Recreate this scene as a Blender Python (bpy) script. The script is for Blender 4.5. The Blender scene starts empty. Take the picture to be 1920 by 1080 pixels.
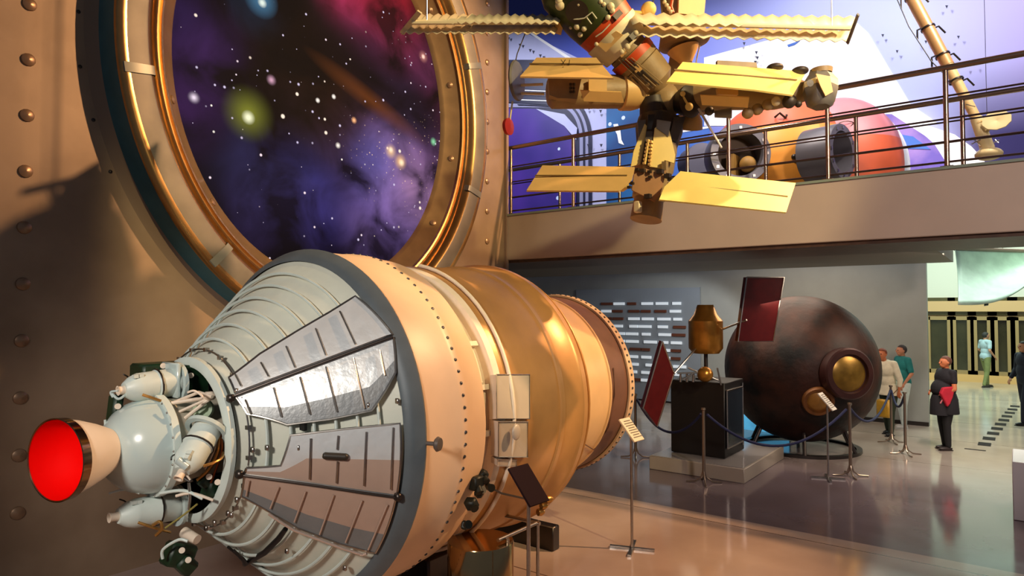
import bpy, math, random
from math import sin, cos, pi, radians, sqrt, atan2
from mathutils import Vector as V, Matrix, noise
random.seed(7)
sc = bpy.context.scene
col = sc.collection

# ------------------------------------------------------------------ camera
FPX, HC = 1246.0, 2.4
YAW, PIT = radians(37.23), math.atan(40 / 1246.0)
FW = V((cos(YAW) * cos(PIT), sin(YAW) * cos(PIT), sin(PIT)))
RT = V((sin(YAW), -cos(YAW), 0)); UP = RT.cross(FW)
CAM = V((0, 0, HC))
cd = bpy.data.cameras.new('camera'); cam = bpy.data.objects.new('camera', cd); col.objects.link(cam)
m3 = Matrix((RT, UP, -FW)).transposed()
cam.matrix_world = Matrix.Translation(CAM) @ m3.to_4x4()
cd.sensor_width = 36; cd.lens = 36 * FPX / 1920; cd.clip_end = 200
sc.camera = cam

def ray(x, y): return FW + RT * ((x - 960) / FPX) + UP * ((540 - y) / FPX)
def at(x, y, d): return CAM + ray(x, y) * d                     # survey point: pixel at a known depth
def onp(x, y, ax, val, off=0):                                  # survey point on an axis plane
    r = ray(x, y); return CAM + r * ((val - CAM[ax]) / r[ax])

# ------------------------------------------------------------------ materials
def srgb(c):
    if isinstance(c, str): c = [int(c[i:i + 2], 16) / 255 for i in (0, 2, 4)]
    return tuple((v / 12.92 if v <= .04045 else ((v + .055) / 1.055) ** 2.4) for v in c[:3]) + (1,)
MATS = {}
def mat(name, c, rough=.5, metal=0, var=.0, scale=6, c2=None, bump=0, bscale=40, coat=0, emit=0, spec=.5):
    if name in MATS: return MATS[name]
    m = bpy.data.materials.new(name); m.use_nodes = True; nt = m.node_tree; N = nt.nodes; L = nt.links
    b = N['Principled BSDF']; col1 = srgb(c)
    b.inputs['Roughness'].default_value = rough; b.inputs['Metallic'].default_value = metal
    b.inputs['Specular IOR Level'].default_value = spec
    if coat: b.inputs['Coat Weight'].default_value = coat; b.inputs['Coat Roughness'].default_value = .1
    b.inputs['Base Color'].default_value = col1
    if emit:
        b.inputs['Emission Color'].default_value = col1; b.inputs['Emission Strength'].default_value = emit
    if var or c2 or bump:
        tc = N.new('ShaderNodeTexCoord')
    if var or c2:
        n = N.new('ShaderNodeTexNoise'); n.inputs['Scale'].default_value = scale; n.inputs['Detail'].default_value = 6
        L.new(tc.outputs['Object'], n.inputs['Vector'])
        r = N.new('ShaderNodeValToRGB'); r.color_ramp.elements[0].position = .35; r.color_ramp.elements[1].position = .65
        a = srgb(c2) if c2 else tuple(v * (1 - var) for v in col1[:3]) + (1,)
        r.color_ramp.elements[0].color = a; r.color_ramp.elements[1].color = col1
        L.new(n.outputs['Fac'], r.inputs['Fac']); L.new(r.outputs['Color'], b.inputs['Base Color'])
        if emit: L.new(r.outputs['Color'], b.inputs['Emission Color'])
    if bump:
        n2 = N.new('ShaderNodeTexNoise'); n2.inputs['Scale'].default_value = bscale; n2.inputs['Detail'].default_value = 4
        L.new(tc.outputs['Object'], n2.inputs['Vector'])
        bp = N.new('ShaderNodeBump'); bp.inputs['Strength'].default_value = bump; bp.inputs['Distance'].default_value = .02
        L.new(n2.outputs['Fac'], bp.inputs['Height']); L.new(bp.outputs['Normal'], b.inputs['Normal'])
    MATS[name] = m; return m

# ------------------------------------------------------------------ mesh building
class MB:
    def __init__(s): s.v = []; s.f = []; s.mi = []; s.sm = []
    def add(s, vs, fs, mi=0, smooth=False):
        o = len(s.v); s.v += [tuple(p) for p in vs]
        for f in fs: s.f.append([i + o for i in f]); s.mi.append(mi); s.sm.append(smooth)
        return s
    def box(s, c, size, R=None, mi=0, bev=0):
        c = V(c); hx, hy, hz = [d / 2 for d in size]
        R = R if R is not None else Matrix.Identity(3)
        if bev:
            b = min(bev, hx * .9, hy * .9, hz * .9); vs = []; 
            for sx in (-1, 1):
                for sy in (-1, 1):
                    for sz in (-1, 1):
                        vs += [(sx * (hx - b), sy * (hy - b), sz * hz), (sx * (hx - b), sy * hy, sz * (hz - b)), (sx * hx, sy * (hy - b), sz * (hz - b))]
            id = lambda sx, sy, sz, k: ((sx > 0) * 4 + (sy > 0) * 2 + (sz > 0)) * 3 + k
            fs = []
            for q in (-1, 1):
                fs += [[id(-1, -1, q, 0), id(1, -1, q, 0), id(1, 1, q, 0), id(-1, 1, q, 0)]]
                fs += [[id(-1, q, -1, 1), id(1, q, -1, 1), id(1, q, 1, 1), id(-1, q, 1, 1)]]
                fs += [[id(q, -1, -1, 2), id(q, 1, -1, 2), id(q, 1, 1, 2), id(q, -1, 1, 2)]]
                for r in (-1, 1):
                    fs += [[id(-1, q, r, 0), id(1, q, r, 0), id(1, q, r, 1), id(-1, q, r, 1)]]
                    fs += [[id(q, -1, r, 0), id(q, 1, r, 0), id(q, 1, r, 2), id(q, -1, r, 2)]]
                    fs += [[id(q, r, -1, 1), id(q, r, 1, 1), id(q, r, 1, 2), id(q, r, -1, 2)]]
                    for t in (-1, 1): fs += [[id(q, r, t, 0), id(q, r, t, 1), id(q, r, t, 2)]]
        else:
            vs = [(x, y, z) for x in (-hx, hx) for y in (-hy, hy) for z in (-hz, hz)]
            fs = [[0, 1, 3, 2], [4, 6, 7, 5], [0, 4, 5, 1], [2, 3, 7, 6], [0, 2, 6, 4], [1, 5, 7, 3]]
        return s.add([c + R @ V(p) for p in vs], fs, mi)
    def lathe(s, prof, org=(0, 0, 0), axis=(1, 0, 0), seg=48, a0=0, a1=2 * pi, mi=0, smooth=True, ref=None, ell=(1, 1)):
        org = V(org); ax = V(axis).normalized()
        r0 = V(ref) if ref is not None else (V((0, 0, 1)) if abs(ax.z) < .9 else V((1, 0, 0)))
        e1 = (r0 - ax * r0.dot(ax)).normalized(); e2 = ax.cross(e1)
        full = abs(a1 - a0 - 2 * pi) < 1e-6; n = seg if full else seg + 1
        vs = []; fs = []
        for (a, r) in prof:
            for k in range(n):
                t = a0 + (a1 - a0) * k / seg
                vs.append(org + ax * a + e1 * (r * cos(t) * ell[0]) + e2 * (r * sin(t) * ell[1]))
        for i in range(len(prof) - 1):
            for k in range(seg):
                k2 = (k + 1) % n
                fs.append([i * n + k, i * n + k2, (i + 1) * n + k2, (i + 1) * n + k])
        return s.add(vs, fs, mi, smooth)
    def cyl(s, p0, p1, r0, r1=None, seg=16, mi=0, caps=True, smooth=True):
        p0 = V(p0); p1 = V(p1); r1 = r0 if r1 is None else r1; L = (p1 - p0).length
        if L < 1e-6: return s
        s.lathe([(0, r0), (L, r1)], p0, p1 - p0, seg, mi=mi, smooth=smooth)
        if caps:
            n = len(s.v); s.f.append(list(range(n - 2 * seg, n - seg))); s.f.append(list(range(n - seg, n))); s.mi += [mi, mi]; s.sm += [False, False]
        return s
    def tube(s, pts, r, seg=8, mi=0):
        pts = [V(p) for p in pts]; n = len(pts); vs = []; fs = []
        t0 = (pts[1] - pts[0]).normalized(); e = V((0, 0, 1)) if abs(t0.z) < .9 else V((1, 0, 0)); e = (e - t0 * e.dot(t0)).normalized()
        for i, p in enumerate(pts):
            t = ((pts[min(i + 1, n - 1)] - pts[max(i - 1, 0)])).normalized()
            e = (e - t * e.dot(t)).normalized(); f = t.cross(e)
            rr = r[i] if isinstance(r, (list, tuple)) else r
            for k in range(seg): a = 2 * pi * k / seg; vs.append(p + e * (rr * cos(a)) + f * (rr * sin(a)))
        for i in range(n - 1):
            for k in range(seg): k2 = (k + 1) % seg; fs.append([i * seg + k, i * seg + k2, (i + 1) * seg + k2, (i + 1) * seg + k])
        fs.append(list(range(seg))); fs.append([(n - 1) * seg + k for k in range(seg)])
        return s.add(vs, fs, mi, True)
    def ball(s, c, r, seg=20, rings=12, mi=0, R=None):
        r = (r, r, r) if not isinstance(r, (list, tuple)) else r; c = V(c); vs = []; fs = []
        for i in range(rings + 1):
            ph = pi * i / rings
            for k in range(seg):
                a = 2 * pi * k / seg; p = V((r[0] * sin(ph) * cos(a), r[1] * sin(ph) * sin(a), r[2] * cos(ph)))
                vs.append(c + (R @ p if R is not None else p))
        for i in range(rings):
            for k in range(seg): k2 = (k + 1) % seg; fs.append([i * seg + k, i * seg + k2, (i + 1) * seg + k2, (i + 1) * seg + k])
        return s.add(vs, fs, mi, True)
    def slab(s, quad, th, mi=0):                                # quad of points given a thickness
        q = [V(p) for p in quad]; n = (q[1] - q[0]).cross(q[-1] - q[0]).normalized() * th; k = len(q)
        return s.add(q + [p + n for p in q], [list(range(k)), list(range(k, 2 * k))[::-1]] + [[i, (i + 1) % k, k + (i + 1) % k, k + i] for i in range(k)], mi)
    def build(s, name, mats, parent=None, smooth=None, weld=True):
        me = bpy.data.meshes.new(name); me.from_pydata(s.v, [], s.f)
        for m in (mats if isinstance(mats, (list, tuple)) else [mats]): me.materials.append(m)
        for p, i, sm in zip(me.polygons, s.mi, s.sm): p.material_index = i; p.use_smooth = sm if smooth is None else smooth
        me.update()
        import bmesh
        bm = bmesh.new(); bm.from_mesh(me); bmesh.ops.remove_doubles(bm, verts=bm.verts, dist=1e-5)
        bmesh.ops.recalc_face_normals(bm, faces=bm.faces); bm.to_mesh(me); bm.free()
        try: me.set_sharp_from_angle(angle=radians(38))
        except Exception: pass
        o = bpy.data.objects.new(name, me); col.objects.link(o)
        if parent is not None:
            o.parent = parent; o.matrix_parent_inverse = Matrix.Translation(-parent.location) if parent.type == 'EMPTY' else Matrix.Identity(4)
        return o
def tag(o, label=None, cat=None, group=None, kind=None):
    if label: o['label'] = label
    if cat: o['category'] = cat
    if group: o['group'] = group
    if kind: o['kind'] = kind
    return o
def thing(name, label, cat, loc=(0, 0, 0), group=None):
    o = bpy.data.objects.new(name, None); col.objects.link(o); o.location = loc; o.empty_display_size = .1
    return tag(o, label, cat, group)
def copy_tree(o, parent=None):
    c = o.copy(); col.objects.link(c)
    if parent is not None: c.parent = parent
    for ch in list(o.children): copy_tree(ch, c)
    return c
def frame(d, up=(0, 0, 1)):                                     # rotation whose local x runs along d
    x = V(d).normalized(); z = V(up); z = (z - x * z.dot(x)).normalized(); y = z.cross(x)
    return Matrix((x, y, z)).transposed()

# palette
steel = mat('steel', 'b8b4ae', .28, 1, .15, 20)
darksteel = mat('dark_steel', '4b4542', .35, .9)
white_enamel = mat('white_enamel', 'cfdcd6', .42, 0, .12, 5, bump=.05)
cream = mat('cream_enamel', 'e8d8c4', .45, 0, .10, 6, bump=.04)
black = mat('black_paint', '0c0b0c', .45, 0)
red_in = mat('red_enamel', 'ee0200', .7, 0, spec=.08)
dkgreen = mat('dark_green_box', '10301a', .45, 0, .4, 20)
brass = mat('brass_tube', 'b98a4a', .3, .8)
chrome = mat('chrome', 'cfc8c0', .08, 1)
glassy = mat('grey_glass', '202830', .1, 0)

# ================================================================== THE HALL
XB, YW = 8.45, 6.56          # balcony face, left wall plane
# --- floor: pink stone near, dark terrazzo beyond the seam
def floor_mat():
    m = bpy.data.materials.new('polished_stone'); m.use_nodes = True; nt = m.node_tree; N = nt.nodes; L = nt.links; b = N['Principled BSDF']
    tc = N.new('ShaderNodeTexCoord'); sx = N.new('ShaderNodeSeparateXYZ'); L.new(tc.outputs['Object'], sx.inputs[0])
    n = N.new('ShaderNodeTexNoise'); n.inputs['Scale'].default_value = 1.1; n.inputs['Detail'].default_value = 8; L.new(tc.outputs['Object'], n.inputs['Vector'])
    def ramp(a, c):
        r = N.new('ShaderNodeValToRGB'); r.color_ramp.elements[0].color = srgb(a); r.color_ramp.elements[1].color = srgb(c)
        r.color_ramp.elements[0].position = .3; r.color_ramp.elements[1].position = .7; L.new(n.outputs['Fac'], r.inputs[0]); return r
    r1 = ramp('9c8880', 'b29e94'); r2 = ramp('5a4e52', '6e6268'); r3 = ramp('a89a8a', 'bcb0a0')
    def step(out, v, w):
        mr = N.new('ShaderNodeMapRange'); mr.inputs['From Min'].default_value = v - w; mr.inputs['From Max'].default_value = v + w; L.new(out, mr.inputs['Value']); return mr.outputs[0]
    def mix(f, a, c):
        x = N.new('ShaderNodeMix'); x.data_type = 'RGBA'; L.new(f, x.inputs['Factor']); L.new(a, x.inputs[6]); L.new(c, x.inputs[7]); return x.outputs[2]
    c = mix(step(sx.outputs['X'], 7.66, .01), r1.outputs[0], r2.outputs[0])
    c = mix(step(sx.outputs['X'], 12.4, 2.2), c, r3.outputs[0])  # light on the floor towards the lobby, blended into the stone colour
    # joints: thin dark lines across X
    w = N.new('ShaderNodeMath'); w.operation = 'PINGPONG'; w.inputs[1].default_value = 1.2
    ad = N.new('ShaderNodeMath'); ad.operation = 'ADD'; ad.inputs[1].default_value = 12 - 7.42; L.new(sx.outputs['X'], ad.inputs[0]); 
    L.new(ad.outputs[0], w.inputs[0])
    lt = N.new('ShaderNodeMath'); lt.operation = 'LESS_THAN'; lt.inputs[1].default_value = .008; L.new(w.outputs[0], lt.inputs[0])
    dk = N.new('ShaderNodeRGB'); dk.outputs[0].default_value = srgb('5a4840')
    c = mix(lt.outputs[0], c, dk.outputs[0]); L.new(c, b.inputs['Base Color'])
    n2 = N.new('ShaderNodeTexNoise'); n2.inputs['Scale'].default_value = 3; n2.inputs['Detail'].default_value = 5; L.new(tc.outputs['Object'], n2.inputs['Vector'])
    mr = N.new('ShaderNodeMapRange'); mr.inputs['To Min'].default_value = .07; mr.inputs['To Max'].default_value = .17; L.new(n2.outputs['Fac'], mr.inputs['Value']); L.new(mr.outputs[0], b.inputs['Roughness'])
    b.inputs['Specular IOR Level'].default_value = .6
    return m
f = MB().box((13, 3, -.1), (34, 26, .2)).build('floor', floor_mat()); tag(f, kind='structure')
mk = mat('floor_strip', '2a2624', .85, spec=.1)
p0, p1 = onp(1846, 833, 2, 0), onp(1903, 762, 2, 0)
for k in range(10):
    p = p0.lerp(p1, k / 9)
    MB().box((p.x, p.y, .003), (.34, .19, .006)).build('floor_strip', mk, f)
MB().box((13.9, .62, .003), (.05, .3, .006)).build('floor_strip', mk, f)

# --- left wall with porthole
PX, PZ, PA, PB = 5.065, 5.04, 1.946, 2.31
def ellp(t, d=0, y=YW): 
    # offset ellipse by d along its normal
    nx, nz = cos(t) / PA, sin(t) / PB; l = sqrt(nx * nx + nz * nz)
    return V((PX + PA * cos(t) + d * nx / l, y, PZ + PB * sin(t) + d * nz / l))
wallm = mat('bronze_wall', 'a89078', .42, .3, c2='8f7862', scale=1.3, bump=.12, bscale=3)
mb = MB(); NS = 96
x0, x1, z0, z1 = -2.0, 8.42, 0.0, 9.2
inner = [ellp(2 * pi * k / NS, .6) for k in range(NS)]
def rectpt(t):
    dx, dz = cos(t), sin(t)
    s = min(((x1 - PX) / dx if dx > 0 else (x0 - PX) / dx) if abs(dx) > 1e-6 else 1e9, ((z1 - PZ) / dz if dz > 0 else (z0 - PZ) / dz) if abs(dz) > 1e-6 else 1e9)
    return V((PX + dx * s, YW, PZ + dz * s))
angs = [atan2(p.z - PZ, p.x - PX) for p in inner]
corners = sorted(angs + [atan2(cz - PZ, cx - PX) for cx in (x0, x1) for cz in (z0, z1)])
inn = []; out = []
for a in corners:
    # ray/ellipse(offset) radius by search on the inner polyline
    best = min(inner, key=lambda p: abs(atan2(sin(atan2(p.z - PZ, p.x - PX) - a), cos(atan2(p.z - PZ, p.x - PX) - a))))
    r = sqrt((best.x - PX) ** 2 + (best.z - PZ) ** 2); inn.append(V((PX + r * cos(a), YW, PZ + r * sin(a)))); out.append(rectpt(a))
n = len(corners); vs = inn + out; fs = [[k, (k + 1) % n, n + (k + 1) % n, n + k] for k in range(n)]
mb.add(vs, fs); mb.add([p + V((0, .35, 0)) for p in vs], [q[::-1] for q in fs])
bnd = out; mb.add(bnd + [p + V((0, .35, 0)) for p in bnd], [[k, (k + 1) % n, n + (k + 1) % n, n + k] for k in range(n)])
mb.add(inn + [p + V((0, .35, 0)) for p in inn], [[k, n + k, n + (k + 1) % n, (k + 1) % n] for k in range(n)])
wl = mb.build('wall_left', wallm); tag(wl, kind='structure')
rivm = mat('rivet_metal', '9a7c62', .35, .5)
def rivet(p, r, parent, nrm=(0, -1, 0), h=.5, m=None):
    p = V(p); MB().lathe([(-.004, r), (r * h * .5, r * .92), (r * h * .85, r * .6), (r * h, .001)], p, nrm, 14).build('rivet', m or rivm, parent)
for k in range(13): rivet((1.93, YW, 4.02 + .47 * (k - 7)), .056, wl)
for k in range(16): rivet((7.99, YW, 5.34 + .47 * (k - 9)), .05, wl)
for (x, y) in ((150, 125), (175, 225), (207, 322), (147, 22)):
    rivet(onp(x, y, 1, YW), .018, wl, m=darksteel)
MB().box((8.45, YW + .15, 4.6), (.06, .4, 9.2)).build('corner_trim', mat('corner', '8d7666', .5), wl)

# --- porthole window
pw = thing('window_1', None, None, (PX, YW, PZ)); pw['kind'] = 'structure'
def ering(prof, name, m, parent, t0=0, t1=2 * pi, seg=128):
    mb = MB(); vs = []; fs = []; full = t1 - t0 > 6.28; n = seg if full else seg + 1
    for d, h in prof:
        for k in range(n): vs.append(ellp(t0 + (t1 - t0) * k / seg, d, YW - h))
    for i in range(len(prof) - 1):
        for k in range(seg): k2 = (k + 1) % n; fs.append([i * n + k, i * n + k2, (i + 1) * n + k2, (i + 1) * n + k])
    return mb.add(vs, fs, 0, True).build(name, m, parent)
gold = mat('gold_bevel', 'b88e58', .25, .85, .15, 8)
brz = mat('bronze_ring', 'b8966c', .32, .6, .2, 4)
greyring = mat('grey_ring', '746e64', .5, .5, .25, 3)
ering([(-.02, -.06), (0, -.02), (.02, 0), (.17, .15), (.18, .17)], 'window_sleeve', brz, pw)
ering([(.17, .15), (.18, .19), (.20, .20), (.215, .18), (.235, .18), (.245, .21), (.265, .225), (.285, .21), (.29, .2)], 'ridge_ring', gold, pw)
ering([(.285, .2), (.31, .24), (.34, .28), (.37, .295)], 'gold_fillet', gold, pw)
ering([(.365, .295), (.38, .30), (.55, .305)], 'window_frame', greyring, pw)
ering([(.55, .305), (.58, .31), (.61, .305), (.63, .285), (.64, .26)], 'gold_lip', gold, pw)
ering([(.635, .26), (.66, .09), (.68, .03)], 'ring_side_shade', mat('ring_side_shade', '3f7482', .45, .2, .2, 4), pw)  # outer side of the ring, its cool shade put into the colour
ering([(.675, .04), (.70, .02), (.80, -.004)], 'outer_fillet', mat('fillet', '8a7562', .5, .2), pw)
for t in (radians(190), radians(230), radians(150), radians(120), radians(60), radians(20), radians(-20), radians(-60)):   # joint blocks on the clamp ring
    a, b = t - .016, t + .016
    ering([(.30, .22), (.33, .30), (.37, .312), (.54, .318), (.60, .315), (.635, .27)], 'ring_joint', mat('joint_grey', '7d7d74', .4, .4), pw, a, b, 3)
for k in range(14):
    t = radians(-11 + 360 / 14 * k); p = ellp(t, .095, YW - .078)
    nrm = (ellp(t, .17, YW - .15) - ellp(t, .02, YW)).normalized(); tan = (ellp(t + .01) - ellp(t)).normalized(); nn = nrm.cross(tan)
    if nn.y > 0: nn = -nn
    rivet(p, .045, pw, nn)
def space_mat():
    m = bpy.data.materials.new('space_print'); m.use_nodes = True; nt = m.node_tree; N = nt.nodes; L = nt.links; b = N['Principled BSDF']
    tc = N.new('ShaderNodeTexCoord'); P = tc.outputs['Object']
    def mixc(f, a, c, blend='MIX'):
        x = N.new('ShaderNodeMix'); x.data_type = 'RGBA'; x.blend_type = blend; x.clamp_factor = True
        for s_, v_ in ((x.inputs['Factor'], f), (x.inputs[6], a), (x.inputs[7], c)):
            if isinstance(v_, tuple): s_.default_value = v_
            elif isinstance(v_, (int, float)): s_.default_value = v_
            else: L.new(v_, s_)
        return x.outputs[2]
    def math(op, a, c=None, clamp=False):
        x = N.new('ShaderNodeMath'); x.operation = op; x.use_clamp = clamp
        for s_, v_ in ((x.inputs[0], a), (x.inputs[1], c)):
            if v_ is None: continue
            if isinstance(v_, (int, float)): s_.default_value = v_
            else: L.new(v_, s_)
        return x.outputs[0]
    def noisef(scale, det=6, off=(0, 0, 0), lo=.4, hi=.7):
        mp = N.new('ShaderNodeMapping'); mp.inputs['Location'].default_value = off; L.new(P, mp.inputs['Vector'])
        n = N.new('ShaderNodeTexNoise'); n.inputs['Scale'].default_value = scale; n.inputs['Detail'].default_value = det; n.inputs['Distortion'].default_value = .6; L.new(mp.outputs[0], n.inputs['Vector'])
        r = N.new('ShaderNodeMapRange'); r.inputs['From Min'].default_value = lo; r.inputs['From Max'].default_value = hi; L.new(n.outputs['Fac'], r.inputs['Value']); return r.outputs[0]
    def blob(px, py, rad, soft=1.0, rot=0, asp=1, pw_=1.5):
        p = onp(px, py, 1, YW + .12)
        mp = N.new('ShaderNodeMapping'); mp.vector_type = 'TEXTURE'; mp.inputs['Location'].default_value = (p.x, p.y, p.z); mp.inputs['Rotation'].default_value = (0, rot, 0); mp.inputs['Scale'].default_value = (rad * asp, 4, rad); L.new(P, mp.inputs['Vector'])
        g = N.new('ShaderNodeVectorMath'); g.operation = 'LENGTH'; L.new(mp.outputs[0], g.inputs[0])
        return math('POWER', math('SUBTRACT', 1.0, g.outputs['Value'], True), pw_)
    c = mixc(noisef(.5, 7), srgb('030205'), srgb('0c0818'))
    cloud = noisef(1.4, 8, (3, 0, 1), .35, .7)
    for (px, py, r, colr, st, rot, asp) in (
        (390, 110, .8, '4a2a70', .75, 0, 1), (345, 200, .7, '3a1e58', .9, 0, 1), (560, 130, .9, '0a0a14', .8, 0, 1), (660, 180, 1.2, '60381a', .8, .5, 1.6), (600, 230, .9, '5a340f', .8, .4, 1.3),
        (700, 20, .9, 'e02848', 1, .3, 1.3), (640, 0, .6, 'c03060', .9, 0, 1), (700, 90, .9, '5a3a78', .9, .3, 1.4), (800, 140, .6, '7a3868', .9, 1, 1.6), (735, 70, .5, '70304a', .7, 0, 1), (620, 90, .7, '3a2020', .7, 0, 1),
        (740, 340, 1.5, '7f6cc8', 1, 0, 1), (760, 350, .8, 'c79ac8', 1, .6, 1.3), (700, 310, .7, '4a5ec0', .9, 0, 1), (560, 310, 1.1, '34387c', .9, 0, 1), (820, 300, .7, '7a5080', .8, 1.2, 1.3),
        (480, 330, .8, '20264a', .9, 0, 1), (840, 240, .5, '5a1838', .8, 0, 1), (520, 380, 1.0, '3a3068', .9, 0, 1), (600, 400, .7, '403a90', .8, 0, 1), (720, 410, 1.0, '8a70c0', .8, 0, 1), (480, 10, .5, '1d4c78', .9, 0, 1), (330, 20, .6, '2a1c4c', .8, 0, 1)):
        f_ = math('MULTIPLY', math('MULTIPLY', blob(px, py, r, rot=rot, asp=asp), math('ADD', math('MULTIPLY', cloud, .95), .05)), st * 1.0, True)
        c = mixc(f_, c, srgb(colr))
    band = math('MULTIPLY', blob(640, 118, 2.0, rot=radians(24), asp=1.3, pw_=.8), 0)  # kept flat
    # dark lanes through the middle
    c = mixc(math('MULTIPLY', blob(575, 110, 1.1, pw_=.8, rot=.3, asp=1.1), .9), c, srgb('040308'))
    c = mixc(math('MULTIPLY', blob(560, 215, .8, pw_=.9, asp=1.4), .7), c, srgb('120a06'))
    c = mixc(math('MULTIPLY', blob(700, 155, .55, rot=radians(16), asp=4.2, pw_=.6), .95), c, srgb('030205'))
    c = mixc(math('MULTIPLY', blob(690, 190, .16, rot=radians(20), asp=7, pw_=1), .7), c, srgb('6a3a18'))
    # stars
    def stars(scale, rad, br, colr, seed):
        v = N.new('ShaderNodeTexVoronoi'); v.inputs['Scale'].default_value = scale; mp = N.new('ShaderNodeMapping'); mp.inputs['Location'].default_value = (seed, 0, seed * .7); mp.inputs['Scale'].default_value = (1, 0, 1); L.new(P, mp.inputs['Vector']); L.new(mp.outputs[0], v.inputs['Vector'])
        sp = N.new('ShaderNodeSeparateColor'); L.new(v.outputs['Color'], sp.inputs[0])
        size = math('MULTIPLY', math('POWER', sp.outputs[0], 2.6), rad)
        g = math('SUBTRACT', 1.0, math('DIVIDE', v.outputs['Distance'], math('ADD', size, .0008)), True)
        return math('MULTIPLY', g, br, True)
    c = mixc(stars(5.0, .16, 2.2, None, 2.2), c, srgb('fff4ea')); c = mixc(stars(10, .22, 1.6, None, 5.1), c, srgb('d8d4ff')); c = mixc(stars(7, .14, 2, None, 15.3), c, srgb('f4e8ff')); c = mixc(stars(3.0, .075, 3, None, 8.4), c, srgb('ffffff'))
    dense = math('MULTIPLY', stars(24, .30, 1.5, None, 1.7), math('ADD', blob(800, 320, .8, asp=1, pw_=.7), blob(700, 300, .6, pw_=.7), True))
    c = mixc(dense, c, srgb('ffe0c0'))
    for (px, py, r, colr, pw2) in ((460, 215, .34, '70782c', 1.6), (460, 222, .085, 'f4ffe0', 1.2), (358, 185, .075, 'e8e0ff', 2), (503, 152, .07, 'c8a0c0', 1.6), (658, 227, .05, 'ffc090', 1.4), (727, 285, .12, 'd8b898', 1.4), (727, 282, .05, 'fff0d8', 1.2), (745, 304, .13, 'e0b890', 1.4), (747, 306, .06, 'fff0d0', 1.2), (788, 108, .1, 'b07878', 1.4), (788, 108, .04, 'ffe0d8', 1), (807, 267, .07, '80d0a8', 1.3), (628, 274, .045, 'ffffff', 1.4), (590, 190, .035, 'ffffff', 1), (620, 183, .035, 'ffffff', 1), (484, 2, .22, '3a6a90', 1), (486, 8, .06, 'd8f0f0', 1)):
        c = mixc(math('MULTIPLY', blob(px, py, r, pw_=pw2), 1.3, True), c, srgb(colr))
    L.new(mixc(.75, c, srgb('000000')), b.inputs['Base Color']); L.new(c, b.inputs['Emission Color']); b.inputs['Emission Strength'].default_value = .8  # glow added to the print so it reads inside the recess
    b.inputs['Roughness'].default_value = .6; b.inputs['Specular IOR Level'].default_value = .05
    return m
mb = MB(); ring = [ellp(2 * pi * k / 96, -.0, YW + .06) for k in range(96)]
mb.add([p + V((0, .06, 0)) for p in ring] + ring, [list(range(96)), list(range(96, 192))[::-1]] + [[k, (k + 1) % 96, 96 + (k + 1) % 96, 96 + k] for k in range(96)])
sp = mb.build('space_panel', space_mat(), pw)
sp['label'] = 'panel printed with stars and nebulae, glow added'

# --- bridge / balcony
bronzefascia = mat('fascia', 'b4a394', .55, 0, .06, 2)
sl = MB().box((9.24, 2.78, 3.55), (1.58, 14.5, .72), bev=.01).build('balcony_slab', bronzefascia); tag(sl, kind='structure'); sl.name = 'floor_bridge'
MB().box((9.24, 2.78, 3.915), (1.62, 14.5, .03)).build('slab_edge', mat('edge_green', '7d8a7c', .4), sl)
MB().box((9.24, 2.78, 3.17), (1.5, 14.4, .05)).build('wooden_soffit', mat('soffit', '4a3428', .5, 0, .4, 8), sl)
# upper gallery behind the bridge
gl = MB().box((12.4, 6.9, 3.55), (3.9, 12.0, .6)).build('floor_gallery', mat('gallery', '6d655c', .6)); tag(gl, kind='structure')

railm = mat('rail_bronze', '9c8272', .25, .9); barm = mat('rail_bar', '4a3a3c', .35, .8)
def railing(name, label, X, zbars, posts, y0, y1):
    r = thing(name, label, 'railing', (X, 1.5, 3.93), 'railings along the bridge')
    MB().cyl((X, y0, 5.03), (X, y1, 5.03), .033, seg=16).build('handrail', railm, r)
    for z in zbars: MB().cyl((X, y0, z), (X, y1, z), .011, seg=8).build('rail_bar', barm, r)
    for y in posts:
        MB().cyl((X, y, 3.93), (X, y, 5.0), .026, seg=12).box((X, y, 3.94), (.12, .12, .02)).build('post', railm, r)
    return r
railing('railing', 'metal railing on the near edge of the upper bridge, handrail highest in the photo', 8.56, (4.72, 4.47, 4.22, 4.0), [.575 + 1.19 * k for k in range(-3, 8)], -4.2, 9.9)
railing('railing', 'second metal railing on the far edge of the bridge, behind the first', 9.93, (4.76, 4.50, 4.25), [.497 + 1.195 * k for k in range(-3, 8)], -4.2, 9.9)
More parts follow.
